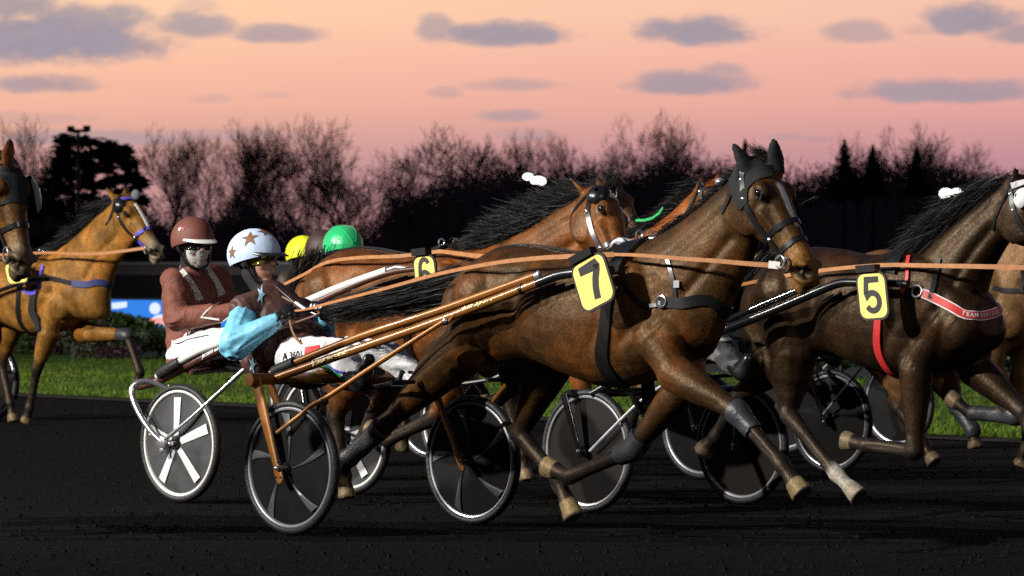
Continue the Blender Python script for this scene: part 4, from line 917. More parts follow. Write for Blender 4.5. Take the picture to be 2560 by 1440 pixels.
# chocolate and white sulky 6
o6 = sulky('chocolate brown sulky with white spoked grey wheels and white shafts, drawn by horse 6', S6, .69, 'disc_grey', 'white_paint', 'spoke_white', 'bar', 'brown_paint', 'white_paint', 'own', (-1,3), zseat=.82)
s6 = o6['root']; p6 = lambda x, y, v: S6.P(x, y, v)
for mir in (False, True):
    G = (lambda p: mirror(S6, p)) if mir else (lambda p: p)
    m = MB(); m.tube([G(p6(x,y,v)) for x, y, v in ((345,968,-.62),(400,950,-.60),(500,898,-.54),(560,870,-.51),(700,800,-.44),(880,716,-.36),(975,682,-.33),(1040,672,-.32))], [.020,.026,.027,.026,.023,.020,.018,.017], 12, 4); sh = part('shaft', m, M['brown_paint'], s6)
    m = MB(); m.tube([G(p6(x,y,v)) for x, y, v in ((440,908,-.60),(500,876,-.56),(560,853,-.52),(640,812,-.47),(830,726,-.38),(968,676,-.33))], .0235, 12, 4); s2 = part('shaft', m, M['white_paint'], s6)
    m = MB(); m.tube([G(p6(x,y,v)) for x, y, v in ((398,938,-.62),(403,933,-.62),(450,905,-.60))], [.026,.034,.034], 12); part('grip', m, M['rubber'], s2)
    m = MB(); m.ell(G(p6(395,940,-.62)), S6.f*.02, V((0,0,.02)), S6.l*.02); part('grip_end', m, M['white_paint'], s2)
    m = MB(); m.tube([G(p6(x,y,v)) for x, y, v in ((962,678,-.33),(990,668,-.325),(1030,672,-.32))], [.014,.013,.012], 10); part('pin', m, M['steel'], s2)
    # chrome loop over the wheel and the chrome stay
    m = MB(); m.tube([G(p6(x,y,v)) for x, y, v in ((404,1104,-.775),(378,1078,-.775),(352,1040,-.775),(334,1000,-.77),(331,972,-.76),(348,956,-.73),(378,955,-.68),(420,972,-.62))], [.016,.017,.019,.020,.020,.019,.017,.015], 12, 4); part('wheel_arch', m, M['chrome'], s6)
    m = MB(); m.tube([G(p6(x,y,v)) for x, y, v in ((406,1104,-.775),(470,1052,-.74),(560,970,-.66),(612,922,-.60))], [.013,.013,.014,.015], 10, 3); part('stay', m, M['chrome'], s6)
    m = MB(); m.ell(G(p6(404,1108,-.775)), S6.f*.045, V((0,0,.05)), S6.l*.014, 12, 8); m.ell(G(p6(405,1126,-.775)), S6.f*.024, V((0,0,.028)), S6.l*.012); part('axle_plate', m, M['chrome'], s6)
    m = blade(S6, G(p6(420,965,-.58)), G(S6.L(0,-.60,WR)), .02, .014, .010); part('fork', m, M['brown_paint'], s6)
    if not mir:
        a, b_ = p6(510,892,-.535), p6(556,868,-.51); x_ = (b_-a).normalized(); y_ = V((0,0,1)); y_ = (y_-x_*y_.dot(x_)).normalized(); tr = text_tris('Jackson GS', .05, .0008, .5); wd = max(t[i][0] for t in tr for i in range(3))-min(t[i][0] for t in tr for i in range(3)); k_ = (b_-a).length/wd
        tr = [tuple((p[0]*k_, p[1]*k_*1.3) for p in t) for t in tr]; src = sh.data; srf = Surf.__new__(Surf); srf.b = BVHTree.FromPolygons([tuple(v_.co+s6.location) for v_ in src.vertices], [tuple(p_.vertices) for p_ in src.polygons])
        part('lettering', srf.decal(tr, (a+b_)/2-S6.l*.03, x_, y_, .0025, .02), M['white_flat'], sh)
m = MB(); m.tube([p6(345,966,-.62), S6.L(-.30,-.3,.82), S6.L(-.30,.3,.82), mirror(S6,p6(345,966,-.62))], .024, 10); part('crossbar', m, M['brown_paint'], s6)
m = MB(); m.tube([p6(478,932,-.3), p6(560,922,.0), p6(640,926,.25)], [.016,.020,.018], 10, 3); part('seat_bar', m, M['brown_paint'], s6)
# black sulky 5
o5 = sulky('gloss black sulky with dark disc wheels, drawn by horse 5', S5, .665, 'disc_brown', 'rim_silver', None, 'bar', 'black_paint', 'black_paint', 'own', (5,6), zseat=.79)
s5 = o5['root']; p5 = lambda x, y, v: S5.P(x, y, v)
for mir in (False, True):
    G = (lambda p: mirror(S5, p)) if mir else (lambda p: p)
    m = MB(); m.tube([G(p5(x,y,v)) for x, y, v in ((1480,985,-.68),(1600,920,-.60),(1790,834,-.50),(1920,782,-.44),(2060,722,-.38),(2100,708,-.36),(2140,706,-.35),(2270,710,-.33))], [.026,.026,.027,.026,.025,.025,.024,.02], 12, 4); part('shaft', m, M['black_paint'], s5)
    m = MB(); m.tube([G(p5(x,y,v)) for x, y, v in ((1795,812,-.47),(1920,756,-.42),(2040,708,-.38))], .019, 10, 3); part('shaft', m, M['black_paint'], s5)
    m = MB(); m.tube([G(p5(x,y,v)) for x, y, v in ((1475,1128,-.73),(1540,1062,-.71),(1608,998,-.66),(1700,935,-.58))], .010, 8, 3); part('stay', m, M['steel'], s5)
    top = G(p5(1420,985,-.72))
    for k in (-.075,.075): m = blade(S5, top+S5.l*k*.5, G(S5.L(0,-.665+k,WR)), .024, .015, .009); part('fork', m, M['black_paint'], s5)
A5 = p5(1420,985,-.74); m = MB(); m.tube([A5, mirror(S5, A5)], .024, 10); part('crossbar', m, M['black_paint'], s5)
sulky('dark sulky carrying the driver in the green cap', SG, .66, 'disc_brown', 'white_paint', None, 'bar', 'black_paint', 'black_paint', 'plain', (11,12))
sulky('dark sulky carrying the driver in the dark brown cap', SB, .62, 'disc_black', 'rim_silver', None, 'bar', 'black_paint', 'black_paint', 'plain', (13,14))
sulky('dark sulky carrying the driver in the bright yellow cap, farthest of the pack', SY, .66, 'disc_grey', 'white_paint', None, 'bar', 'black_paint', 'black_paint', 'plain', (15,16))
sulky('black sulky behind the hind legs of horse 5, its driver in a blue cap', S3, .66, 'disc_black', 'rim_silver', None, 'bar', 'black_paint', 'black_paint', 'plain', (17,18))
S2 = Fr(S6.P(-70,960,0)*0+Fr.at(-122, 43.6).O); sulky('brown wheeled sulky of the light bay horse, cut by the left edge', S2, .5, 'disc_brown', 'rim_silver', None, 'bar', 'black_paint', 'black_paint', 'plain', (19,20))
sulky('dark sulky with one wheel showing between the forelegs of horse 5', SX, .66, 'disc_black', 'rim_silver', None, 'bar', 'black_paint', 'black_paint', 'plain', (21,22))

# ------------------------------------------------------------------ drivers
def person(label, fr, J, jacket, trousers, helmet, sleeve=None, face='open', lens=None, look=None, boot='leather', glove='leather', vox=.012, visor='leather', big=1.0, stars=None, wrinkle=.006, seed=1, hands=True, extra=None):
    """seated driver. J: joint -> point. The body is one skin; clothes, helmet and eyewear are laid over it"""
    p = thing('person', label, 'person', fr.O.copy(), 'drivers in their sulkies'); r = {'root': p}; s = big
    hd, nk, ch, hip = J['head'], J['neck'], J['chest'], J['hip']
    fw = (look if look is not None else fr.f*.9-fr.l*.25).normalized(); upd = V((0,0,1)); upd = (upd-fw*upd.dot(fw)).normalized(); sd = upd.cross(fw)
    A = lambda x, y, z: hd+fw*x*s+sd*y*s+upd*z*s           # head space: forward, left, up
    # skin
    mb = MB()
    mb.ell(A(-.012,0,.035), fw*.098*s, sd*.077*s, upd*.095*s, 20, 14); mb.ell(A(.022,0,-.045), fw*.070*s, sd*.060*s, upd*.072*s, 18, 12)
    mb.cap(A(.055,0,-.095), .026*s, A(.030,0,-.10), .032*s); mb.cap(A(.086,0,.025), .010*s, A(.104,0,-.022), .014*s); mb.ell(A(.094,0,-.026), fw*.013*s, sd*.019*s, upd*.010*s)
    mb.ell(A(.075,0,.040), fw*.022*s, sd*.055*s, upd*.014*s); mb.ell(A(.082,0,-.062), fw*.014*s, sd*.024*s, upd*.007*s); mb.ell(A(.080,0,-.075), fw*.013*s, sd*.020*s, upd*.007*s)
    for g in (-1,1): mb.ell(A(-.010,g*.078,-.005), fw*.018*s, sd*.010*s, upd*.032*s); mb.ell(A(.060,g*.042,-.030), fw*.025*s, sd*.022*s, upd*.022*s)
    mb.cap(A(-.02,0,-.06), .052*s, nk, .055*s); mb.cap(nk, .06*s, ch, .13*s)
    mb.loft([(hip, fr.l*.15, fr.f*.10), (hip.lerp(ch,.5), fr.l*.13, fr.f*.09), (ch, fr.l*.155, fr.f*.10), (ch.lerp(nk,.7), fr.l*.11, fr.f*.06)], 18, 3)
    for k in ('n','f'):
        mb.chain([(J['sh_'+k], .052*s), (J['el_'+k], .042*s), (J['wr_'+k], .028*s)]); mb.cap(ch, .08, J['sh_'+k], .05)
        mb.chain([(hip.lerp(J['kn_'+k],.1), .085), (J['kn_'+k], .055), (J['an_'+k], .04)])
        mb.cap(J['an_'+k], .036, J['an_'+k].lerp(J['toe_'+k],.6), .024)
    co, fs, ed = solid(mb, .0085, 3); r['S'] = Surf(co, fs)
    part_ = put('body', np2mesh('body', co, fs), M['skin'], p); r['co'], r['fs'] = co, fs
    ey = MB()
    for g in (-1,1):
        e = MB(); e.ell(A(.076,g*.033,.014), fw*.014*s, sd*.014*s, upd*.011*s, 12, 8); part('eye', e, M['eye'] if face != 'open' else M['white'], p)
    # trousers
    mb = MB(); mb.loft([(hip+(ch-hip)*.25, fr.l*.155, fr.f*.11), (hip, fr.l*.185, fr.f*.135), (hip-V((0,0,.07)), fr.l*.16, fr.f*.12)], 18, 3)
    for k in ('n','f'):
        a = hip+(fr.l if k == 'f' else -fr.l)*.095; mb.chain([(a, .115), (a.lerp(J['kn_'+k],.6), .095), (J['kn_'+k], .076)], 14); mb.chain([(J['kn_'+k], .077), (J['kn_'+k].lerp(J['an_'+k],.5), .072), (J['kn_'+k].lerp(J['an_'+k],.8), .055)], 14)
    def cloth(mb, it, amp, sc_, sd_, arm=None):
        co, fs, ed = solid(mb, vox, it); n = normals(co, fs)
        if arm:
            # long folds that run along the arm and bunch at the elbow
            x, y, w = [np.array(q) for q in arm]; d1, t1 = seg(co, x, y); d2, t2 = seg(co, y, w); up_ = d1 < d2
            ax_ = np.where(up_[:,None], (y-x)/np.linalg.norm(y-x), (w-y)/np.linalg.norm(w-y)); pt = np.where(up_[:,None], x+t1[:,None]*(y-x), y+t2[:,None]*(w-y)); tt = np.where(up_, t1, 1+t2)
            rd = co-pt; rd = rd/(np.linalg.norm(rd, axis=1)[:,None]+1e-9)
            dv = np.array([(1-abs(mnoise.noise(V(r_)*2.1+V((t_*.9, 3.1, t_*.5))))*3.0)*(.55+.45*math.exp(-((t_-1)/.35)**2)) + .35*mnoise.noise(V(r_)*4.5+V((t_*3.5,0,7))) for r_, t_ in zip(rd, tt)])
            co = relax(co+n*(dv*amp)[:,None], ed, 1, .4); return co, fs
        rv = random.Random(sd_); of = V((rv.random()*20, rv.random()*20, rv.random()*20))
        dv = np.array([1-abs(mnoise.noise(V((q[0]*sc_+.35*mnoise.noise(V(q)*7), q[1]*sc_, q[2]*sc_*1.7))+of))*3.2 + .45*(1-abs(mnoise.noise(V(q)*sc_*2.4+of))*3) for q in co]); co = relax(co+n*(dv*amp)[:,None], ed, 1, .4); return co, fs
    co, fs = cloth(mb, 3, wrinkle, 9, seed); r['trousers'] = put('trousers', np2mesh('trousers', co, fs), M[trousers], p); r['St'] = Surf(co, fs)
    # jacket with its sleeves
    mb = MB(); wd = .205
    fd = (ch-hip).normalized(); ff = (fr.f-fd*fr.f.dot(fd)).normalized()
    mb.loft([(hip-fd*.10, fr.l*.20, ff*.150), (hip+fd*.04, fr.l*.195, ff*.150), (hip.lerp(ch,.5), fr.l*.175, ff*.130), (ch-fd*.02, fr.l*.195, ff*.135), (ch.lerp(nk,.55), fr.l*.165, ff*.105), (nk-fd*.01, fr.l*.072, ff*.075), (nk+fd*.03, fr.l*.066, ff*.068)], 22, 4, 2.3)
    for k in ('n','f'): mb.cap(ch.lerp(nk,.4), .11, J['sh_'+k], .085)
    for e_ in (extra or []): mb.cap(*e_)
    if not sleeve:
        for k in ('n','f'): mb.chain([(J['sh_'+k], .088), (J['sh_'+k].lerp(J['el_'+k],.5), .078), (J['el_'+k], .070), (J['el_'+k].lerp(J['wr_'+k],.5), .058), (J['wr_'+k], .042)], 14)
    co, fs = cloth(mb, 3, wrinkle, 5.5, seed+1); r['jacket'] = put('jacket', np2mesh('jacket', co, fs), M[jacket], p); r['Sj'] = Surf(co, fs); r['jco'], r['jfs'] = co, fs
    if sleeve:
        for k in ('n','f'):
            mb = MB(); a, b, c = J['sh_'+k], J['el_'+k], J['wr_'+k]
            mb.chain([(a.lerp(b,.10), .072), (a.lerp(b,.5), .086), (b+(b-c).normalized()*.01, .088), (b.lerp(c,.35), .066), (b.lerp(c,.75), .054), (b.lerp(c,.97), .043)], 16)
            co, fs = cloth(mb, 3, .0075, 8, seed+5, (a,b,c)); put('sleeve', np2mesh('sleeve', co, fs), M[sleeve], r['jacket'])
    # gloves: palm, four fingers and a thumb closed on the rein
    for k in ('n','f') if hands else ():
        w = J['wr_'+k]; d = (J['hand_'+k]-w).normalized(); lt = fr.l if k == 'n' else -fr.l; lt = (lt-d*lt.dot(d)).normalized(); dn = lt.cross(d); dn = dn if dn.z < 0 else -dn
        mb = MB(); mb.cap(w-d*.012, .038, w+d*.02, .040); mb.ell(w+d*.055, d*.056, dn*.050, lt*.034, 14, 9)
        for i in range(4):
            y = (-.038+.0255*i); ln = (.034,.038,.036,.028)[i]; b0 = w+d*.092+dn*y+lt*.004; b1 = b0+d*ln*.55+lt*ln*.75; b2 = b1-d*ln*.45+lt*ln*.65; b3 = b2-d*ln*.6-lt*ln*.15
            mb.chain([(b0,.0150),(b1,.0142),(b2,.0130),(b3,.0112)], 8)
        t0 = w+d*.03-dn*.032+lt*.008; mb.chain([(t0,.014),(t0+d*.028+lt*.020-dn*.012,.0125),(t0+d*.050+lt*.036-dn*.006,.0105)], 8)
        co, fs, ed = solid(mb, .006, 2); put('glove', np2mesh('glove', co, fs), M[glove], p)
    # boots with a heel and sole
    for k in ('n','f'):
        a, t, kn = J['an_'+k], J['toe_'+k], J['kn_'+k]; d = (t-a).normalized(); mb = MB(); mb.chain([(kn.lerp(a,.55), .060), (a.lerp(kn,.12), .050), (a, .050)], 14); mb.cap(a, .050, t-d*.02, .036); mb.cap(a+(a-kn).normalized()*.03, .040, t-d*.02, .034)
        co, fs, ed = solid(mb, .012, 3); put('boot', np2mesh('boot', co, fs), M[boot], p)
    # helmet: shell cut at the brow, lower at the nape
    mb = MB(); rs = []
    n = 32
    for i in range(15):
        t = i/14; ring = []
        for j in range(n):
            az = 2*math.pi*j/n; low = .020-.050*(1-math.cos(az))*.5; th = t*math.acos(max(-.9,min(.9,(low-.03)/.125)))
            x = math.sin(th+.001)*math.cos(az); y = math.sin(th+.001)*math.sin(az); z = math.cos(th)
            ring.append(A(-.014+.142*x, .112*y, .030+.125*z))
        rs.append(ring)
    inner = [[q.lerp(A(-.012,0,.02), .10) for q in ring] for ring in reversed(rs)]
    mb.rings(rs+inner); hm = part('helmet', mb, M[helmet], p); r['helmet'] = hm
    me = hm.data; r['Sh'] = Surf([tuple(v.co+p.location) for v in me.vertices], [tuple(f.vertices) for f in me.polygons])
    if visor:
        mb = MB(); ru = []; rl = []
        rr = []
        for i in range(9):
            az = R_(-62+15.5*i); c0 = A(-.014+.136*math.cos(az), .108*math.sin(az), .026); o = .062*max(0,math.cos(az*1.35))
            c1 = c0+fw*o*s+sd*math.sin(az)*o*.35*s-upd*.30*o*s; rr.append([c0+upd*.004, c0.lerp(c1,.5)+upd*.009*s, c1+upd*.002, c1-upd*.003, c0.lerp(c1,.5)+upd*.002, c0-upd*.004])
        mb.rings(rr); part('visor', mb, M[visor], hm)
    # padded ear covers and chin strap
    co, fs = r['co'], r['fs']; rel = co-np.array(hd); x, y, z = rel@np.array(fw)/s, rel@np.array(sd)/s, rel@np.array(upd)/s
    if face in ('open','mask'):
        keep = (z < .05)&(z > -.16)&(x < .038-.0*z+np.where(z < -.10, .02, 0))&(np.abs(x) < .16)&(np.abs(y) < .13)
        if z is not None: part('balaclava', shell(co, fs, keep, .011), M['cloth_black'], p)
    if face == 'mask':
        keep = (z < -.022)&(z > -.135)&(x > .020)&(x < .2)&(np.abs(y) < .09); mk = shell(co, fs, keep, .008); r['mask'] = part('face_mask', mk, M['mask_white'], p)
    if lens:
        keep = (z < .05)&(z > -.030)&(x > .012)&(np.abs(y) < .095)&~((np.abs(y) < .012)&(z < -.008)); mk = shell(co, fs, keep, .015, 4); part('goggles', mk, M[lens], p)
    b = MB(); b.tube([A(.0,-.105,.03), A(.02,-.092,-.04), A(.045,-.062,-.11), A(.05,0,-.135), A(.045,.062,-.11), A(.02,.092,-.04), A(.0,.105,.03)], .006*s, 6, 3); part('chin_strap', b, M['leather'], hm)
    r['A'] = A; r['fw'], r['sd'], r['up'] = fw, sd, upd; return r
def seated(fr, du=0, dv=0, dz=0, lean=0, hz=0):
    q = lambda u, v, z: fr.L(u+du, v+dv, z+dz)
    J = {'hip': q(-.38,0,.93), 'chest': q(-.52-lean*.6,0,1.20), 'neck': q(-.58-lean,0,1.36+hz*.7), 'head': q(-.55-lean*1.1,0,1.50+hz)}
    for k, g in (('n',-1),('f',1)):
        J.update({'sh_'+k: q(-.55-lean*.8,g*.20,1.29+hz*.5), 'el_'+k: q(-.42-lean*.5,g*.28,1.07), 'wr_'+k: q(-.18-lean*.3,g*.16,1.12), 'hand_'+k: q(-.08-lean*.3,g*.13,1.14),
                  'kn_'+k: q(.08,g*.27,1.00), 'an_'+k: q(.44,g*.36,.80), 'toe_'+k: q(.58,g*.37,.90)})
    return J
# driver 7, leaning back in pale blue and brown
p7 = lambda x, y, v=0: S7.P(x, y, v)
J7 = {'hip': p7(772,893), 'chest': p7(704,800), 'neck': p7(664,722), 'head': p7(641,650,-.02),
      'sh_n': p7(612,772,-.22), 'el_n': p7(592,858,-.33), 'wr_n': p7(694,800,-.22), 'hand_n': p7(728,772,-.16),
      'sh_f': p7(752,782,.19), 'el_f': p7(800,846,.27), 'wr_f': p7(818,796,.14), 'hand_f': p7(808,768,.10),
      'kn_n': p7(850,884,-.25), 'an_n': p7(905,955,-.30), 'toe_n': p7(925,890,-.30), 'kn_f': p7(965,885,.27), 'an_f': p7(1060,950,.34), 'toe_f': p7(1085,890,.34)}
d7 = person('driver in pale blue sleeves, with brown stars on a pale blue helmet and gold goggles', S7, J7, 'brown_silk', 'white', 'helm_blue', sleeve='blue_silk', face='open', lens='gold_lens',
            look=S7.f*.97+S7.l*.16+V((0,0,.06)), big=1.12, seed=3, vox=.0095, extra=[(p7(690,870,-.10), .12, p7(640,900,-.10), .085),(p7(640,900,-.10), .08, p7(652,915,-.12), .06)])
A = d7['A']; fw, sd, up = d7['fw'], d7['sd'], d7['up']
for az, el, rad in ((-62,38,.052),(-8,52,.042),(-118,5,.040),(40,40,.045)):
    a, e = R_(az), R_(el); d = (fw*math.cos(a)+sd*math.sin(a))*math.cos(e)+up*math.sin(e); c = A(-.014,0,.03)+d*.16; x = up.cross(d).normalized(); y = d.cross(x)
    part('star', d7['Sh'].decal(star2(rad), c, x, y, .003, .02, toward=-d), M['star_brown'], d7['helmet'])
for px, py, v, rad in ((652,738,-.14,.058),(628,912,-.30,.055)):
    c = p7(px, py, v); x = (S7.f*.9-S7.l*.4).normalized(); y = V((0,0,1)); part('star', d7['Sj'].decal(star2(rad, .4, 75), c, x, y, .005, .02, toward=V((0,1,0))), M['star_blue'], d7['jacket'])
# marks on the thigh of his white trousers
c = p7(742,888,-.26); x = (S7.f+V((0,0,.12))).normalized(); y = V((0,0,1))
part('lettering', d7['St'].decal(text_tris('A 3601', .055, .0012), c-x*.03, x, y, .004, .03, toward=V((0,1,0))), M['numeral'], d7['trousers'])
part('badge', d7['St'].decal([((-.06,-.022),(.06,-.022),(.06,.026)),((-.06,-.022),(.06,.026),(-.06,.026))], c+x*.125+y*.01, x, y, .004, .02, toward=V((0,1,0))), M['red'], d7['trousers'])
for m_, o in (('purple',0),('green',-.016)):
    part('piping', d7['St'].strap([p7(765,905,-.3)+V((0,0,o)), p7(812,915,-.32)+V((0,0,o)), p7(850,926,-.32)+V((0,0,o)), p7(872,934,-.32)+V((0,0,o))], .014, .002, .005), M[m_], d7['trousers'])
# driver 6, upright in rust brown with white braces
p6 = lambda x, y, v=0: S6.P(x, y, v)
J6 = {'hip': p6(492,880), 'chest': p6(478,765), 'neck': p6(480,672), 'head': p6(484,612,-.02),
      'sh_n': p6(436,705,-.205), 'el_n': p6(446,800,-.27), 'wr_n': p6(600,772,-.17), 'hand_n': p6(632,762,-.15),
      'sh_f': p6(540,695,.20), 'el_f': p6(590,790,.26), 'wr_f': p6(650,765,.12), 'hand_f': p6(680,760,.10),
      'kn_n': p6(580,848,-.24), 'an_n': p6(655,905,-.28), 'toe_n': p6(690,880,-.28), 'kn_f': p6(700,850,.26), 'an_f': p6(790,930,.34), 'toe_f': p6(820,890,.34)}
d6 = person('driver in a rust brown jacket with white braces, brown helmet and white face mask', S6, J6, 'rust_jacket', 'white', 'helm_brown', face='mask', lens='dark_lens', look=S6.f*.96-S6.l*.22+V((0,0,.0)), big=1.12, seed=8, visor='white_paint', wrinkle=.008)
r_ = d6; fl = S6.l
for v0, v1, pts in ((0,0,[(450,677,0),(461,690,0),(475,708,0),(489,730,0),(499,750,0)]),(0,0,[(512,668,0),(524,684,0),(536,702,0),(548,722,0),(555,738,0)])):
    b = MB(); ps = [];
    for x, y, v in pts:
        l, n = d6['Sj'].seen(x,y); ps.append(l)
    b.ribbon([q-V((0,.008,0)) for q in ps], .052, .004, V((-.3,-1,.25))); part('brace', b, M['brace_white'], d6['jacket'])
b = MB(); ps = [d6['Sj'].seen(x,y)[0]-V((0,.006,0)) for x, y in ((548,756),(530,766),(515,779),(503,793),(525,796),(548,799))]; b.ribbon(ps, .011, .003, V((-.2,-1,.1))); part('piping', b, M['white'], d6['jacket'])
b = MB(); ps = [d6['Sj'].seen(x,y)[0] for x, y in ((404,800),(412,845),(425,872))]; d6['Sj'].strap(ps, .012, .002, .004, .02, b); part('piping', b, M['white'], d6['jacket'])
b = MB(); ps = [d6['St'].seen(x,y)[0] for x, y in ((438,860),(455,856),(475,848),(500,842),(522,838))]; d6['St'].strap(ps, .007, .001, .003, .012, b); part('pocket_seam', b, M['numeral'], d6['trousers'])
for dx, dz in ((.045,-.052),(.060,-.095)):
    c = d6['A'](dx+.06, .0-.055, dz); part('mask_mark', d6['S'].decal(star2(.012,.6,20), c, d6['sd'], d6['up'], .0105, .01, toward=-(d6['fw']-d6['sd']*.6)), M['star_brown'], d6['mask'])
c = d6['A'](.02,-.16,.085); part('badge', d6['Sh'].decal(star2(.014,.6), c, d6['fw'], d6['up'], .003, .02, toward=d6['sd']), M['white_flat'], d6['helmet'])
c = d6['A'](.045,-.16,.088); part('badge', d6['Sh'].decal(star2(.014,.6), c, d6['fw'], d6['up'], .003, .02, toward=d6['sd']), M['red'], d6['helmet'])
# the others, mostly hidden behind the leading horses
d5 = person('driver in dirty grey trousers, only the knees showing between horses 7 and 5', S5, {**seated(S5, lean=.16, hz=-.12), 'kn_n': S5.P(1800,868,-.26), 'kn_f': S5.P(1842,872,.20), 'an_n': S5.P(1850,930,-.30), 'an_f': S5.P(1905,935,.30), 'toe_n': S5.P(1875,890,-.3), 'toe_f': S5.P(1930,890,.3)},
            'brown_silk', 'grey_cloth', 'helm_dark', seed=12, vox=.016)
b = MB(); ps = [d5['St'].seen(x,y)[0] for x, y in ((1790,845),(1812,852),(1838,858))]; d5['St'].strap(ps, .05, .003, .006, .02, b); part('knee_patch', b, M['white'], d5['trousers'])
def placed(fr, px, py, lean=0):
    """seat a driver so that the head comes to a given point over the sulky's own midplane"""
    u, v, z = fr.loc(fr.P(px, py, 0)); return seated(fr, du=u+.55+lean*1.1, hz=z-1.50, lean=lean)
dG = person('driver in a shiny green satin helmet cover', SG, placed(SG, 860, 628), 'helm_dark', 'white', 'helm_green', seed=20, vox=.018, visor=None, big=1.15)
dB = person('driver in a dark brown helmet cover, between the yellow and the green one', SB, placed(SB, 812, 636), 'brown_silk', 'white', 'helm_dark', seed=21, vox=.018, big=1.15)
dY = person('driver in a bright yellow helmet cover', SY, placed(SY, 760, 646), 'helm_dark', 'grey_cloth', 'helm_yellow', seed=22, vox=.02, visor=None, big=1.25)
dX = person('driver in a black helmet cover, hidden behind the face of horse 7', SX, placed(SX, 1965, 668), 'brown_silk', 'grey_cloth', 'cloth_black', seed=24, vox=.02)
d3 = person('driver in a blue and yellow striped cap, glimpsed behind the jaw of horse 7', S3, placed(S3, 1884, 690), 'navy', 'white', 'purple', seed=23, vox=.018, visor='white_paint')
b = MB(); b.tube([d3['A'](-.014+.150*math.cos(t), -.03, .03+.132*math.sin(t)) for t in [R_(10+i*14) for i in range(11)]], .011, 8); part('helmet_stripe', b, M['yellow'], d3['helmet'])
for g in (-.05,.05):
    part('helmet_seam', dG['Sh'].strap([dG['A'](-.014+.16*math.cos(t), g*math.sin(t)*1.2, .03+.14*math.sin(t)) for t in [R_(10+i*14) for i in range(12)]], .010, .002, .003), M['helm_green'], dG['helmet'])

# ------------------------------------------------------------------ reins and whip
def rein(label, pts, w, fr, parent=None):
    m = MB(); q = []; 
    for i in range(len(pts)-1):
        a, b, c, d = pts[max(0,i-1)], pts[i], pts[i+1], pts[min(len(pts)-1,i+2)]
        for k in range(6):
            t = k/6; q.append(.5*((2*b)+(c-a)*t+(2*a-5*b+4*c-d)*t*t+(3*b-a-3*c+d)*t**3))
    q.append(pts[-1]); m.ribbon(q, w if not isinstance(w, tuple) else [w[0]+(w[1]-w[0])*i/(len(q)-1) for i in range(len(q))], .0022, -fr.l)
    return m
rt = thing('driving_rein', 'tan leather rein from the pale blue driver to the bit of horse 7', 'rein', S7.O.copy(), 'tan driving reins')
part('rear_rein', rein('', [p7(730,778,-.16), p7(770,772,-.17), p7(822,758,-.2), p7(960,722,-.26), p7(1100,684,-.30), p7(1240,657,-.31), p7(1350,645,-.30), p7(1450,640,-.28), p7(1535,636,-.22)], (.010,.026), S7), M['rein'], rt)
part('front_rein', rein('', [p7(1535,636,-.22), p7(1600,638,-.24), p7(1700,646,-.235), p7(1800,653,-.20), p7(1880,660,-.16), p7(1962,665,-.11)], (.015,.025), S7), M['rein'], rt)
m = MB(); m.ribbon([p7(1922,661,-.145), p7(1950,664,-.125)], .036, .004, -S7.l); part('rein_end', m, M['white_paint'], rt)
m = MB(); c = p7(1950,655,-.13); m.tube([c+S7.f*.030*math.cos(t)+V((0,0,.030*math.sin(t))) for t in [i*math.pi/8 for i in range(17)]], .006, 8); part('rein_ring', m, M['chrome'], rt)
m = MB(); m.tube([p7(706,742,-.12), p7(760,770,-.14), p7(800,782,-.16), p7(722,812,-.17)], [.006,.006,.006,.005], 8, 3); part('hand_loop', m, M['strap_brown'], rt)
m = rein('', [p7(724,800,-.20), p7(732,830,-.22), p7(752,858,-.24), p7(790,880,-.26)], (.014,.014), S7); part('rein_tail', m, M['strap_brown'], rt)
rt = thing('driving_rein', 'tan leather rein lying over the rump of horse 6', 'rein', S6.O.copy(), 'tan driving reins')
part('rear_rein', rein('', [p6(600,765,-.14), p6(692,720,-.20), p6(760,686,-.23), p6(820,655,-.25), p6(900,644,-.26), p6(1000,640,-.24), p6(1100,628,-.18)], (.016,.022), S6), M['rein'], rt)
part('front_rein', rein('', [p6(1100,628,-.18), p6(1200,640,-.22), p6(1320,648,-.22), p6(1420,656,-.2), p6(1540,680,-.2)], (.022,.03), S6), M['rein'], rt)
p5 = lambda x, y, v=0: S5.P(x, y, v)
rt = thing('driving_rein', 'tan leather rein running past the neck of horse 5', 'rein', S5.O.copy(), 'tan driving reins')
part('rear_rein', rein('', [p5(1700,745,-.15), p5(1856,711,-.2), p5(1960,690,-.26), p5(2080,673,-.29), p5(2180,664,-.28), p5(2235,662,-.26)], (.018,.022), S5), M['rein'], rt)
part('front_rein', rein('', [p5(2235,662,-.26), p5(2330,664,-.27), p5(2440,666,-.25), p5(2560,669,-.18), p5(2640,672,-.12)], (.022,.028), S5), M['rein'], rt)
f2 = H2.fr; rt = thing('driving_rein', 'tan leather rein on the neck of the light bay horse', 'rein', f2.O.copy(), 'tan driving reins')
part('front_rein', rein('', [f2.P(-60,640,-.24), f2.P(60,634,-.26), f2.P(130,632,-.26), f2.P(200,635,-.25), f2.P(270,632,-.2), f2.P(362,620,-.10)], (.02,.026), f2), M['rein'], rt)
m = MB(); wp = thing('driving_whip', 'thin black whip with a pale joint held by the pale blue driver', 'whip', S7.O.copy())
m.tube([p7(690,716,-.10), p7(720,742,-.12), p7(752,768,-.14), p7(800,790,-.15)], [.004,.008,.009,.006], 8, 3); part('whip_stock', m, M['leather'], wp)
m = MB(); m.tube([p7(740,757,-.134), p7(764,773,-.143)], .010, 8); part('whip_joint', m, M['steel'], wp)

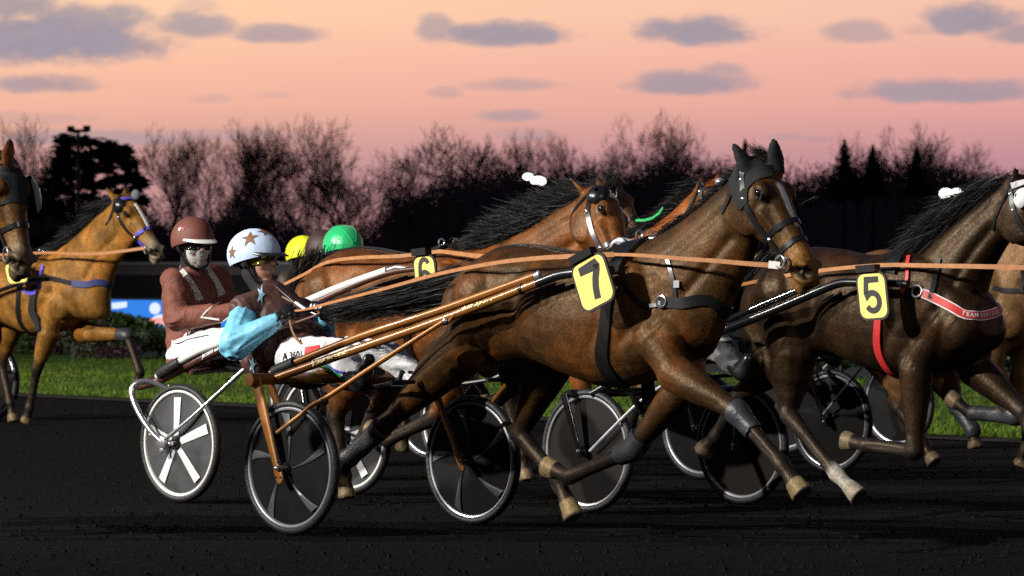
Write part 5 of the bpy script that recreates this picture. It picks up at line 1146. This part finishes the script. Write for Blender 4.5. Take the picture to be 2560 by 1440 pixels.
# ------------------------------------------------------------------ ground, track, lawn
M['track'] = mat('black_clinker', (.0040,.0037,.0041), 1.0, var=.65, scale=9, bump=1.0, bscale=34, spec=.06, stretch=(.8,1.3,1))
M['field'] = mat('dark_field', (.010,.011,.008), .95, var=.4, scale=.3)
M['lawn'] = mat('lawn_soil', (.05,.10,.010), .95, var=.45, scale=1.1, spec=.1)
M['kerb'] = mat('track_edge', (.030,.027,.026), .9, var=.4, scale=1.5, spec=.1)
EA, EB = V((-5.55,52,0)), V((4.05,38,0)); ED = (EB-EA).normalized(); EN = V((0,0,1)).cross(ED); EN = EN if EN.y > 0 else -EN       # inner edge of the track
def edge(t, d, z=0): p = EA+ED*t+EN*d; return V((p.x, p.y, z))
def sheet(name, d0, d1, z, m, t0=-160, t1=110, nt=2, nd=2, amp=0.0, kind='structure'):
    mb = MB(); vs = []; fs = []
    for i in range(nt+1):
        for j in range(nd+1):
            p = edge(t0+(t1-t0)*i/nt, d0+(d1-d0)*j/nd, z); p.z += amp*mnoise.noise(p*.6) if amp and 0 < j < nd else 0; vs.append(p)
    for i in range(nt):
        for j in range(nd): a = i*(nd+1)+j; fs.append((a, a+1, a+nd+2, a+nd+1))
    mb.add(vs, fs); o = put(name, mb.mesh(name), m, None, False); o['kind'] = kind; return o
g = MB(); g.add([(-3000,-300,-.012),(3000,-300,-.012),(3000,3000,-.012),(-3000,3000,-.012)], [(0,1,2,3)]); setting('ground', g, M['field'])
sheet('race_track', 0, -120, -.004, M['track'])
sheet('track_edge', .0, .55, .004, M['kerb'])
sheet('lawn', .5, 13.0, .010, M['lawn'], nt=60, nd=12, amp=.05)
rnd = random.Random(78); mb = MB()
for i in range(15000):
    D = 19+30*rnd.random()**1.6; x = rnd.uniform(-.125,.125)*D; r = .004+.016*rnd.random()**4; p = V((x, D, r*.3))
    if (p-EA).dot(EN) > -.1: continue
    q = [p+V((math.cos(t+rnd.gauss(0,.3)), math.sin(t+rnd.gauss(0,.3)), 0))*r*rnd.uniform(.7,1.3) for t in (0,1.57,3.14,4.71)]; mb.add(q+[p+V((rnd.gauss(0,.3)*r, rnd.gauss(0,.3)*r, r*rnd.uniform(.5,1.1)))], [(0,1,4),(1,2,4),(2,3,4),(3,0,4)])
o = put('cinder_grit', mb.mesh('cinder_grit'), mat('cinder', (.0075,.007,.0073), .95, spec=.05), None, False, flip=False); o['kind'] = 'stuff'
rnd = random.Random(77)
M['grass'] = mat('grass_blades', (.060,.125,.011), .7, col2=(.125,.17,.015), scale=.8, spec=.2)
mb = MB()
for i in range(95000):
    t = rnd.uniform(-16, 26); d = .55+11.6*rnd.random()**1.5; p = edge(t, d, .0); q_ = mnoise.noise(p*.9)+.5*mnoise.noise(p*2.7)
    if q_ < rnd.uniform(-1.0,.1): continue
    a = rnd.random()*6.28; h = (.022+.048*rnd.random()**2)*(1+.6*q_); w = .006+.008*rnd.random(); e = V((math.cos(a), math.sin(a), 0))*w; l = V((rnd.gauss(0,.03), rnd.gauss(0,.03), h))
    mb.add([p-e, p+e, p+l], [(0,1,2)])
o = put('grass', mb.mesh('grass'), M['grass'], None, False, flip=False); o['kind'] = 'stuff'

# ------------------------------------------------------------------ shrubs of the flower bed
def leafball(mb, c, rx, ry, rz, n, sz, rnd, lumps=5):
    L = [(V((rnd.uniform(-.6,.6)*rx, rnd.uniform(-.6,.6)*ry, rnd.uniform(-.3,.6)*rz)), rnd.uniform(.35,.6)) for _ in range(lumps)]
    for i in range(n):
        o, k = rnd.choice(L); v = V((rnd.gauss(0,1), rnd.gauss(0,1), rnd.gauss(0,1))).normalized()*(rnd.random()**.35)
        p = V(c)+o+V((v.x*rx, v.y*ry, v.z*rz))*k
        if p.z < .02: p.z = .02+rnd.random()*.1
        a = V((rnd.gauss(0,1), rnd.gauss(0,1), rnd.gauss(0,1))).normalized(); b = a.cross(V((rnd.gauss(0,1), rnd.gauss(0,1), rnd.gauss(0,1)))).normalized(); s = sz*(.6+.8*rnd.random())
        mb.add([p-a*s*.5-b*s*.18, p+b*s*.02-a*s*.1+b*s*.25, p+a*s*.6, p-a*s*.1-b*s*.25], [(0,1,2,3)])
M['leaf_green'] = mat('shrub_green', (.030,.055,.010), .6, col2=(.06,.10,.016), scale=1.5)
M['leaf_dark'] = mat('shrub_dark', (.012,.022,.007), .6, col2=(.025,.040,.010), scale=2)
M['leaf_purple'] = mat('heather', (.035,.010,.022), .7, col2=(.06,.02,.035), scale=2)
M['leaf_grey'] = mat('grey_shrub', (.060,.062,.034), .7, col2=(.10,.095,.055), scale=2)
M['stem'] = mat('stem', (.02,.014,.010), .8)
def shrub(label, px, D, w, h, m, seed, n=2600, sz=.09):
    rnd = random.Random(seed); o = P0(px, HY, D); o.z = 0; t = thing('shrub', label, 'shrub', o, 'shrubs in the bed beyond the lawn')
    mb = MB(); leafball(mb, o+V((0,0,h*.5)), w*.62, w*.5, h*.62, n, sz, rnd, 7); put('foliage', mb.mesh('foliage'), M[m], t, False, flip=False)
    mb = MB(); s0 = o+V((0,0,0)); mb.tube([s0, s0+V((.05,.02,h*.4)), s0+V((.1,-.05,h*.75))], [.04,.03,.012], 6); part('stem', mb, M['stem'], t)
shrub('tall green shrub in front of the blue screen, beside the rust brown jacket', 338, 74, 1.0, .64, 'leaf_green', 1, 4200)
shrub('low green shrub at the foot of the tall one, left of the white trousers', 395, 72, .8, .42, 'leaf_dark', 2)
shrub('rounded grey shrub behind the raised foreleg of the light bay horse', 215, 72.0, 1.05, .58, 'leaf_grey', 3, 3400)
shrub('purple heather under the chest of the light bay horse', 150, 75, .7, .50, 'leaf_purple', 4)
shrub('dark green shrub under the belly of the light bay horse', 60, 76, 1.3, .52, 'leaf_green', 5)
shrub('purple heather to the right of the grey shrub', 305, 71.5, .6, .2, 'leaf_purple', 6)
shrub('dark shrub showing between the wheels behind horse 7', 1010, 66, 1.4, .5, 'leaf_dark', 7)
shrub('dark shrub under the belly of horse 5', 2060, 60, 1.6, .45, 'leaf_dark', 8)
shrub('dark shrub near the right edge under the blue screen', 2420, 58, 1.5, .38, 'leaf_dark', 9)

# ------------------------------------------------------------------ lit advertising screens, rail and dark stand wall
M['screen_blue'] = mat('screen_blue', (.01,.02,.05), .5, emit=((.02,.22,.80), 1.0))
M['screen_white'] = mat('screen_white', (.1,.1,.1), .5, emit=((.75,.85,1.0), 1.0))
M['screen_orange'] = mat('screen_orange', (.1,.03,.01), .5, emit=((1.0,.16,.01), 1.0))
M['screen_green'] = mat('screen_green', (.02,.1,.05), .5, emit=((.02,.6,.15), .9))
M['screen_yellow'] = mat('screen_yellow', (.1,.1,.05), .5, emit=((1.0,.85,.35), 1.0))
M['wall_dark'] = mat('dark_wall', (.010,.009,.011), .85, var=.3, scale=.6)
M['rail_grey'] = mat('grey_rail', (.115,.115,.125), .6, var=.2, scale=.8)
def board(label, t0, t1, d, z0, z1, shapes):
    a, b = edge(t0, d), edge(t1, d); x = (b-a); W = x.length; x.normalize(); c = (a+b)/2; s = thing('advertising_screen', label, 'screen', V((c.x,c.y,0)), 'lit screens along the lawn')
    mb = MB(); mb.box(V((c.x,c.y,(z0+z1)/2))+EN*.08, x*(W/2+.03), V((0,0,(z1-z0)/2+.03)), EN*.06); part('cabinet', mb, M['wall_dark'], s, False)
    mb = MB(); mb.add([a+V((0,0,z0)), b+V((0,0,z0)), b+V((0,0,z1)), a+V((0,0,z1))], [(0,1,2,3)]); f = part('display', mb, M['screen_blue'], s, False)
    for m_, pts in shapes:
        mb = MB(); q = [edge(t, d-.006, z) for t, z in pts]; n = len(q); mb.add(q, [tuple(range(n))]); part('display_mark', mb, M[m_], f, False)
    return s
def at_edge(px, d):
    """distance along the edge line, at offset d, seen at a column of the photograph"""
    p = EA+EN*d; k = (px-1280)/F; return (k*p.y-p.x)/(ED.x-k*ED.y)
def zed(px, py, d): t = at_edge(px, d); return CZ+(HY-py)/F*(EA+ED*t+EN*d).y
dS = 17.8
def mk(m_, pts, d=dS): return (m_, [(at_edge(x, d), zed(x, y, d)) for x, y in pts])
def oval(cx, cy, rx, ry): return [(cx+rx*math.cos(R_(i*24)), cy+ry*math.sin(R_(i*24))) for i in range(15)]
board('blue lit screen with white and orange marks, left of the rust brown jacket', at_edge(-200,dS), at_edge(620,dS), dS, .02, zed(350,750,dS),
      [mk('screen_white', [(280,757),(318,754),(318,768),(292,772),(280,772)]), mk('screen_white', oval(388,771,14,15)), mk('screen_white', oval(404,800,24,14)), mk('screen_orange', oval(400,803,34,9)),
       mk('screen_yellow', oval(8,820,12,18)), mk('screen_green', oval(48,820,11,6))])
board('blue lit screen at the right edge beyond the lawn', at_edge(2250,dS+1), at_edge(2900,dS+1), dS+1, .02, zed(2550,925,dS+1)+.0, [])
for nm, lab, d, z0, z1, m_ in (('boundary_wall','long low dark wall behind the screens',24,0,1.20,'wall_dark'),):
    mb = MB(); a, b = edge(-110,d), edge(100,d); mb.box((a+b)/2+V((0,0,(z0+z1)/2)), (b-a)/2, V((0,0,(z1-z0)/2)), EN*.2); w = tag(part(nm, mb, M[m_], None, False), lab, 'wall')
    o = thing('guard_rail', 'pale grey horizontal rail along the top of the dark wall', 'rail', (a+b)/2)
    mb = MB(); mb.box((a+b)/2+V((0,0,1.33)), (b-a)/2, V((0,0,.10)), EN*.10); part('rail_beam', mb, M['rail_grey'], o, False)
    mb = MB(); mb.box((a+b)/2+V((0,0,1.46)), (b-a)/2, V((0,0,.028)), EN*.14); part('rail_cap', mb, mat('pale_cap', (.30,.30,.32), .5), o, False)

# ------------------------------------------------------------------ winter trees, wood, conifers
M['bark'] = mat('dark_bark', (.030,.021,.020), .95, var=.3, scale=2, spec=.1)
M['twig'] = mat('twig', (.06,.042,.04), .95, spec=.05)
M['needle'] = mat('dark_needles', (.018,.02,.018), .9, spec=.1, var=.3, scale=1)
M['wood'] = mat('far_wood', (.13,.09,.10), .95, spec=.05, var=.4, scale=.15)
def bare_tree(seed, h, spread, first=.28):
    """trunk and crown meshes, root at the origin"""
    rnd = random.Random(seed); tr = MB(); cr = MB()
    def grow(p, d, ln, r, lev):
        pts = [p]; q = p; dd = d.copy(); n = 4 if lev < 3 else 3
        for i in range(n):
            dd = (dd+V((rnd.gauss(0,.16), rnd.gauss(0,.16), rnd.gauss(0,.10)+.05))).normalized(); q = q+dd*ln/n; pts.append(q)
        r1 = r*(.66 if lev < 3 else .58)
        (tr if lev < 2 else cr).tube(pts, [r+(r1-r)*i/n for i in range(n+1)], 7 if lev < 2 else (4 if lev < 4 else 3))
        if lev >= 7 or ln < h*.03: return
        k = 3 if lev in (0, 2, 4) else 2
        if lev > 2 and rnd.random() < .35: k += 1
        for i in range(k):
            a = rnd.random()*6.28; ax = V((math.cos(a), math.sin(a), 0)); sp = (.35+.45*rnd.random())*spread*(1.0 if lev else .9)
            nd = (dd*math.cos(sp)+(ax-dd*ax.dot(dd)).normalized()*math.sin(sp)).normalized(); nd = (nd+V((0,0,.10))).normalized()
            grow(pts[-1] if i < 2 else pts[-2], nd, ln*(.68+.22*rnd.random()), max(r1*(.86-.12*i), h*.0014), lev+1)
        if lev in (1,2,3):
            for i in range(2):
                b = pts[rnd.randint(1,n-1)]; a = rnd.random()*6.28; nd = (dd*.4+V((math.cos(a), math.sin(a), .25))).normalized(); grow(b, nd, ln*.55, max(r1*.5, h*.0016), lev+2)
    grow(V((0,0,0)), V((rnd.gauss(0,.04), 0, 1)).normalized(), h*first, h*.024, 0)
    return tr, cr
def scaled(mb, h, wide):
    z = max(v[2] for v in mb[1].v); k = h/z; x = max(abs(v[0]) for v in mb[1].v)*k; kx = k*(wide/x if wide else 1)
    for m_ in mb: m_.v = [(v[0]*kx, v[1]*kx, v[2]*k) for v in m_.v]
protos = []
for sd, sp, fi in ((3,.95,.26),(8,1.15,.20),(14,.85,.32),(21,1.05,.24),(30,.75,.34)):
    mb = bare_tree(sd, 10, sp, fi); scaled(mb, 1.0, None); x = max(abs(v[0]) for v in mb[1].v); protos.append((mb[0].mesh('trunk'), mb[1].mesh('crown'), x))
for a, b, _ in protos: a.materials.append(M['bark']); b.materials.append(M['twig'])
def plant_tree(label, px, top, D, wpx, pi, rot=0.0):
    o = P0(px, HY, D); o.z = 0; h = CZ+(HY-top)/F*D; t = thing('bare_tree', label, 'tree', o, 'bare winter trees beyond the course')
    kx = (1.4*wpx/2/F*D)/protos[pi][2]; t.scale = (kx, kx, h); t.rotation_euler = (0,0,rot)
    for nm, me in (('trunk',protos[pi][0]),('crown',protos[pi][1])):
        c = bpy.data.objects.new(nm, me); C.objects.link(c); c.parent = t
for a in [('pale leafless tree at the left edge behind the hooded horse',20,282,420,210,0,.3),('leafless tree just right of the floodlight mast',420,300,400,190,1,1.0),
          ('second leafless tree right of the dark cedar',520,285,410,230,2,2.0),('leafless tree above the rust brown helmet, with upright limbs',610,292,400,220,4,.5),('leafless tree with a forked crown above the pale blue helmet',705,322,380,250,3,2.6),
          ('tall leafless tree above the bright yellow cap',872,276,410,250,0,4.0),('short leafless tree above the green cap',925,410,390,220,1,3.0),('leafless tree low between the yellow cap and the broad oak',800,400,400,210,2,5.2),
          ('broad round leafless oak above the rump of horse 6',1105,296,380,330,1,.2),('leafless tree right of the broad oak',1215,345,395,200,3,1.2),('leafless tree over the left lit floodlight',1345,312,410,180,2,3.6),
          ('leafless tree between the lit floodlight and the tallest tree',1445,322,420,170,0,5.0),('tallest leafless tree, above the ears of horse 6',1605,264,420,230,3,.8),('leafless tree left of the hooded ears of horse 7',1765,300,420,180,4,2.2),
          ('slender leafless tree just right of the first spruce on the right',2175,318,415,110,2,4.4),('spreading leafless tree above the mane of horse 5',2262,292,410,250,1,5.6),('leafless tree low at the right, behind the spreading one',2375,345,420,190,0,1.9),
          ('low leafless tree near the right edge',2475,402,410,150,3,3.3),('low leafless tree at the right edge',2560,398,400,170,4,.1),('faint leafless tree between the cedar and the hooded head',80,370,415,170,2,1.1),('slender leafless tree over the helmet of the rust brown driver',480,330,390,150,4,3.9),('leafless tree with a thin top just left of the forked one',665,300,430,200,1,2.7),('leafless tree right of the forked one, in front of pale cloud',770,318,420,190,4,.9),('faint leafless tree left of the broad oak',990,352,430,170,1,4.8),('faint leafless tree close left of the tallest one',1535,330,430,170,3,5.5),('faint leafless tree close right of the tallest one',1680,325,430,170,1,.6)]: plant_tree(*a)
# the wood itself: one dark mass of trunks and twigs
rnd = random.Random(5)
TOP = [(-1100,450),(-600,480),(-300,500),(0,520),(60,500),(110,470),(240,500),(370,520),(430,545),(520,545),(590,500),(640,495),(700,540),(780,575),(860,595),(940,545),(1000,480),(1060,455),(1150,440),(1240,420),(1330,425),(1420,428),(1500,415),(1560,425),(1640,405),(1720,425),(1800,410),(1860,415),(1940,440),(2000,435),(2060,428),(2150,418),(2240,405),(2300,398),(2380,410),(2450,435),(2520,440),(2560,430),(2900,430),(3600,440)]
def topline(px):
    for a, b in zip(TOP, TOP[1:]):
        if a[0] <= px <= b[0]: return a[1]+(b[1]-a[1])*(px-a[0])/(b[0]-a[0])
    return 440
mb = MB()
for row, D in enumerate((352,360,370)):
    for i in range(330):
        px = -1000+i*13.6+rnd.uniform(-9,9); tp = topline(px)+rnd.gauss(30,15)+row*9-6; p = P0(px, tp+26, D); r = rnd.uniform(.45,1.1)
        p.z = max(1, p.z); 
        mb.cap((p.x,D,-.1),.9,(p.x+rnd.gauss(0,.3),D,max(.5,p.z-r)),r*.7,7)
        for k in range(60):
            q = V((p.x+rnd.gauss(0,.8), D+rnd.gauss(0,1), p.z+rnd.gauss(.25,.55))); a = V((rnd.gauss(0,1),rnd.gauss(0,.5),rnd.gauss(.9,.7))).normalized(); l = rnd.uniform(.3,1.0); w = V((-a.z,0,a.x)).normalized()*rnd.uniform(.012,.05); 
            mb.add([q-w, q+w, q+a*l], [(0,1,2)])
o = put('woodland', mb.mesh('woodland'), M['wood'], None, False, flip=False); o['kind'] = 'stuff'
def conifer(label, px, top, D, w, seed, base=440):
    rnd = random.Random(seed); o = P0(px, HY, D); o.z = 0; h = CZ+(HY-top)/F*D; t = thing('spruce', label, 'tree', o, 'spruces above the wood')
    W = w*.85/F*D; mb = MB(); mb.tube([o, o+V((0,0,h*.98))], [.16,.015], 6); part('trunk', mb, M['bark'], t); mb = MB(); z0 = CZ+(HY-base-40)/F*D
    for i in range(34):
        z = z0+(h-z0)*i/34*1.0; rr = W*(1-(i/34)**.9)*rnd.uniform(.75,1.15)+.05
        for k in range(9):
            a = rnd.random()*6.28; e = V((math.cos(a), math.sin(a), 0)); c = V((o.x,o.y,z)); tip = c+e*rr+V((0,0,-rr*.28)); s = V((-e.y,e.x,0))
            for b in range(5):
                f = b/5; q = c.lerp(tip,f+.1); wd = .26*(1-f)*rr+.06; mb.add([q-s*wd, q+s*wd+V((0,0,rnd.gauss(0,.05))), q+e*rr*.35+V((0,0,-.15*rr+rnd.gauss(0,.06)))], [(0,1,2)])
    put('crown', mb.mesh('crown'), M['needle'], t, False, flip=False)
conifer('small pointed spruce just left of the hooded ears of horse 7',1863,346,330,60,1)
conifer('pointed spruce standing clear above the wood, right of the head of horse 7',2112,348,330,88,2)
conifer('narrow spruce second to the right of the head of horse 7',2182,360,335,62,3)
conifer('small spruce tip above the mane of horse 5',2292,364,335,56,4)
# big dark cedar on the left, in layered shelves of foliage
rnd = random.Random(9); Dc = 300; o = P0(232, HY, Dc); o.z = 0; ct = thing('cedar', 'big dark evergreen with layered branches at the left, below the floodlight mast', 'tree', o)
mb = MB(); mb.tube([o, o+V((.1,0,4)), o+V((-.1,0,8.2))], [.35,.26,.06], 8); part('trunk', mb, M['bark'], ct); mb = MB()
cl = [(170,350,60),(215,355,70),(270,368,50),(310,378,40),(160,378,45),(230,385,80),(290,395,70),(150,400,45),(200,405,70),(320,410,40),(250,420,90),(150,430,60),(330,440,45),(200,440,80),(290,448,70),(130,455,45),(350,460,30),(240,465,90),(160,475,70),(320,480,55),(110,490,50),(210,495,90),(290,505,80),(350,500,35),(140,515,70),(240,525,100),(330,530,50),(90,530,50),(180,548,90),(290,550,90),(240,575,110),(150,590,90),(330,580,60),(240,620,120),(110,610,60),(340,630,70)]
for px, py, w in cl:
    c = P0(px, py, Dc+rnd.gauss(0,1.2)); W = w/2/F*Dc
    for i in range(150):
        q = c+V((rnd.gauss(0,.52)*W, rnd.gauss(0,.9), rnd.gauss(0,.16)-.04*abs(rnd.gauss(0,1)))); a = V((rnd.gauss(0,1),rnd.gauss(0,.6),rnd.gauss(.1,.25))).normalized(); s = rnd.uniform(.22,.5); b = V((rnd.gauss(0,.2),rnd.gauss(0,.3),.32)); mb.add([q-a*s, q+b*s*.8, q+a*s, q-b*s*.5], [(0,1,2,3)])
    if w > 40: mb.tube([V((o.x,o.y,c.z-.5)), c], [.07,.03], 4)
put('crown', mb.mesh('crown'), M['needle'], ct, False, flip=False)

# ------------------------------------------------------------------ floodlight masts
M['lamp_on'] = mat('lit_lamp', (.8,.8,.8), .3, emit=((1.0,.98,.88), 5.0))
M['mast'] = mat('mast_steel', (.02,.02,.022), .6)
def mast(label, px, py, D, lampsx, on, size, wide=.0):
    o = P0(px, HY, D); o.z = 0; t = thing('floodlight', label, 'floodlight', o, 'floodlight masts beyond the course'); top = P0(px, py, D)
    mb = MB(); mb.tube([o, (top.x,top.y,top.z)], [.16,.09], 8); part('mast', mb, M['mast'], t)
    a, b = P0(px+lampsx[0][0], py, D), P0(px+lampsx[-1][0], py, D); mb = MB(); mb.tube([a-V((.1,0,0)), b+V((.1,0,0))], .10, 6); part('crossbar', mb, M['mast'], t)
    for dx, dy, sx, sy in lampsx:
        c = P0(px+dx, py+dy, D); hx, hz = sx/F*D, sy/F*D; mb = MB(); mb.box(c+V((0,.28,0)), V((hx*1.06,0,0)), V((0,.05,hz*1.06)), V((0,.25,0))); hd = part('lamp_head', mb, M['mast'], t, False)
        mb = MB(); mb.lathe([(0,-.05),(hz*.6,-.04),(hz,0),(hz*.8,.02),(0,.02)], (0,0,0), V((0,1,0)), 20, closed=False); mb.v = [tuple(c+V((v[0]*hx/hz, v[1], v[2]))) for v in mb.v]; part('lens', mb, M['lamp_on'] if on else M['mast'], hd)
        mb = MB(); mb.tube([c+V((0,.2,-hz)), P0(px+dx, py, D)], .05, 6); part('bracket', mb, M['mast'], hd)
mast('lit pair of floodlights above the mane of horse 6', 1334, 462, 260, [(-14,-20,12,8),(12,-9,18,11)], True, 1)
mast('lit pair of floodlights above the mane of horse 5', 2376, 496, 240, [(-11,-11,16,13),(16,-14,14,10)], True, 1)
mast('unlit mast with two lamp heads on a crossbar, above the dark cedar', 196, 327, 290, [(-20,-5,8,7),(20,-6,8,7)], False, 1)
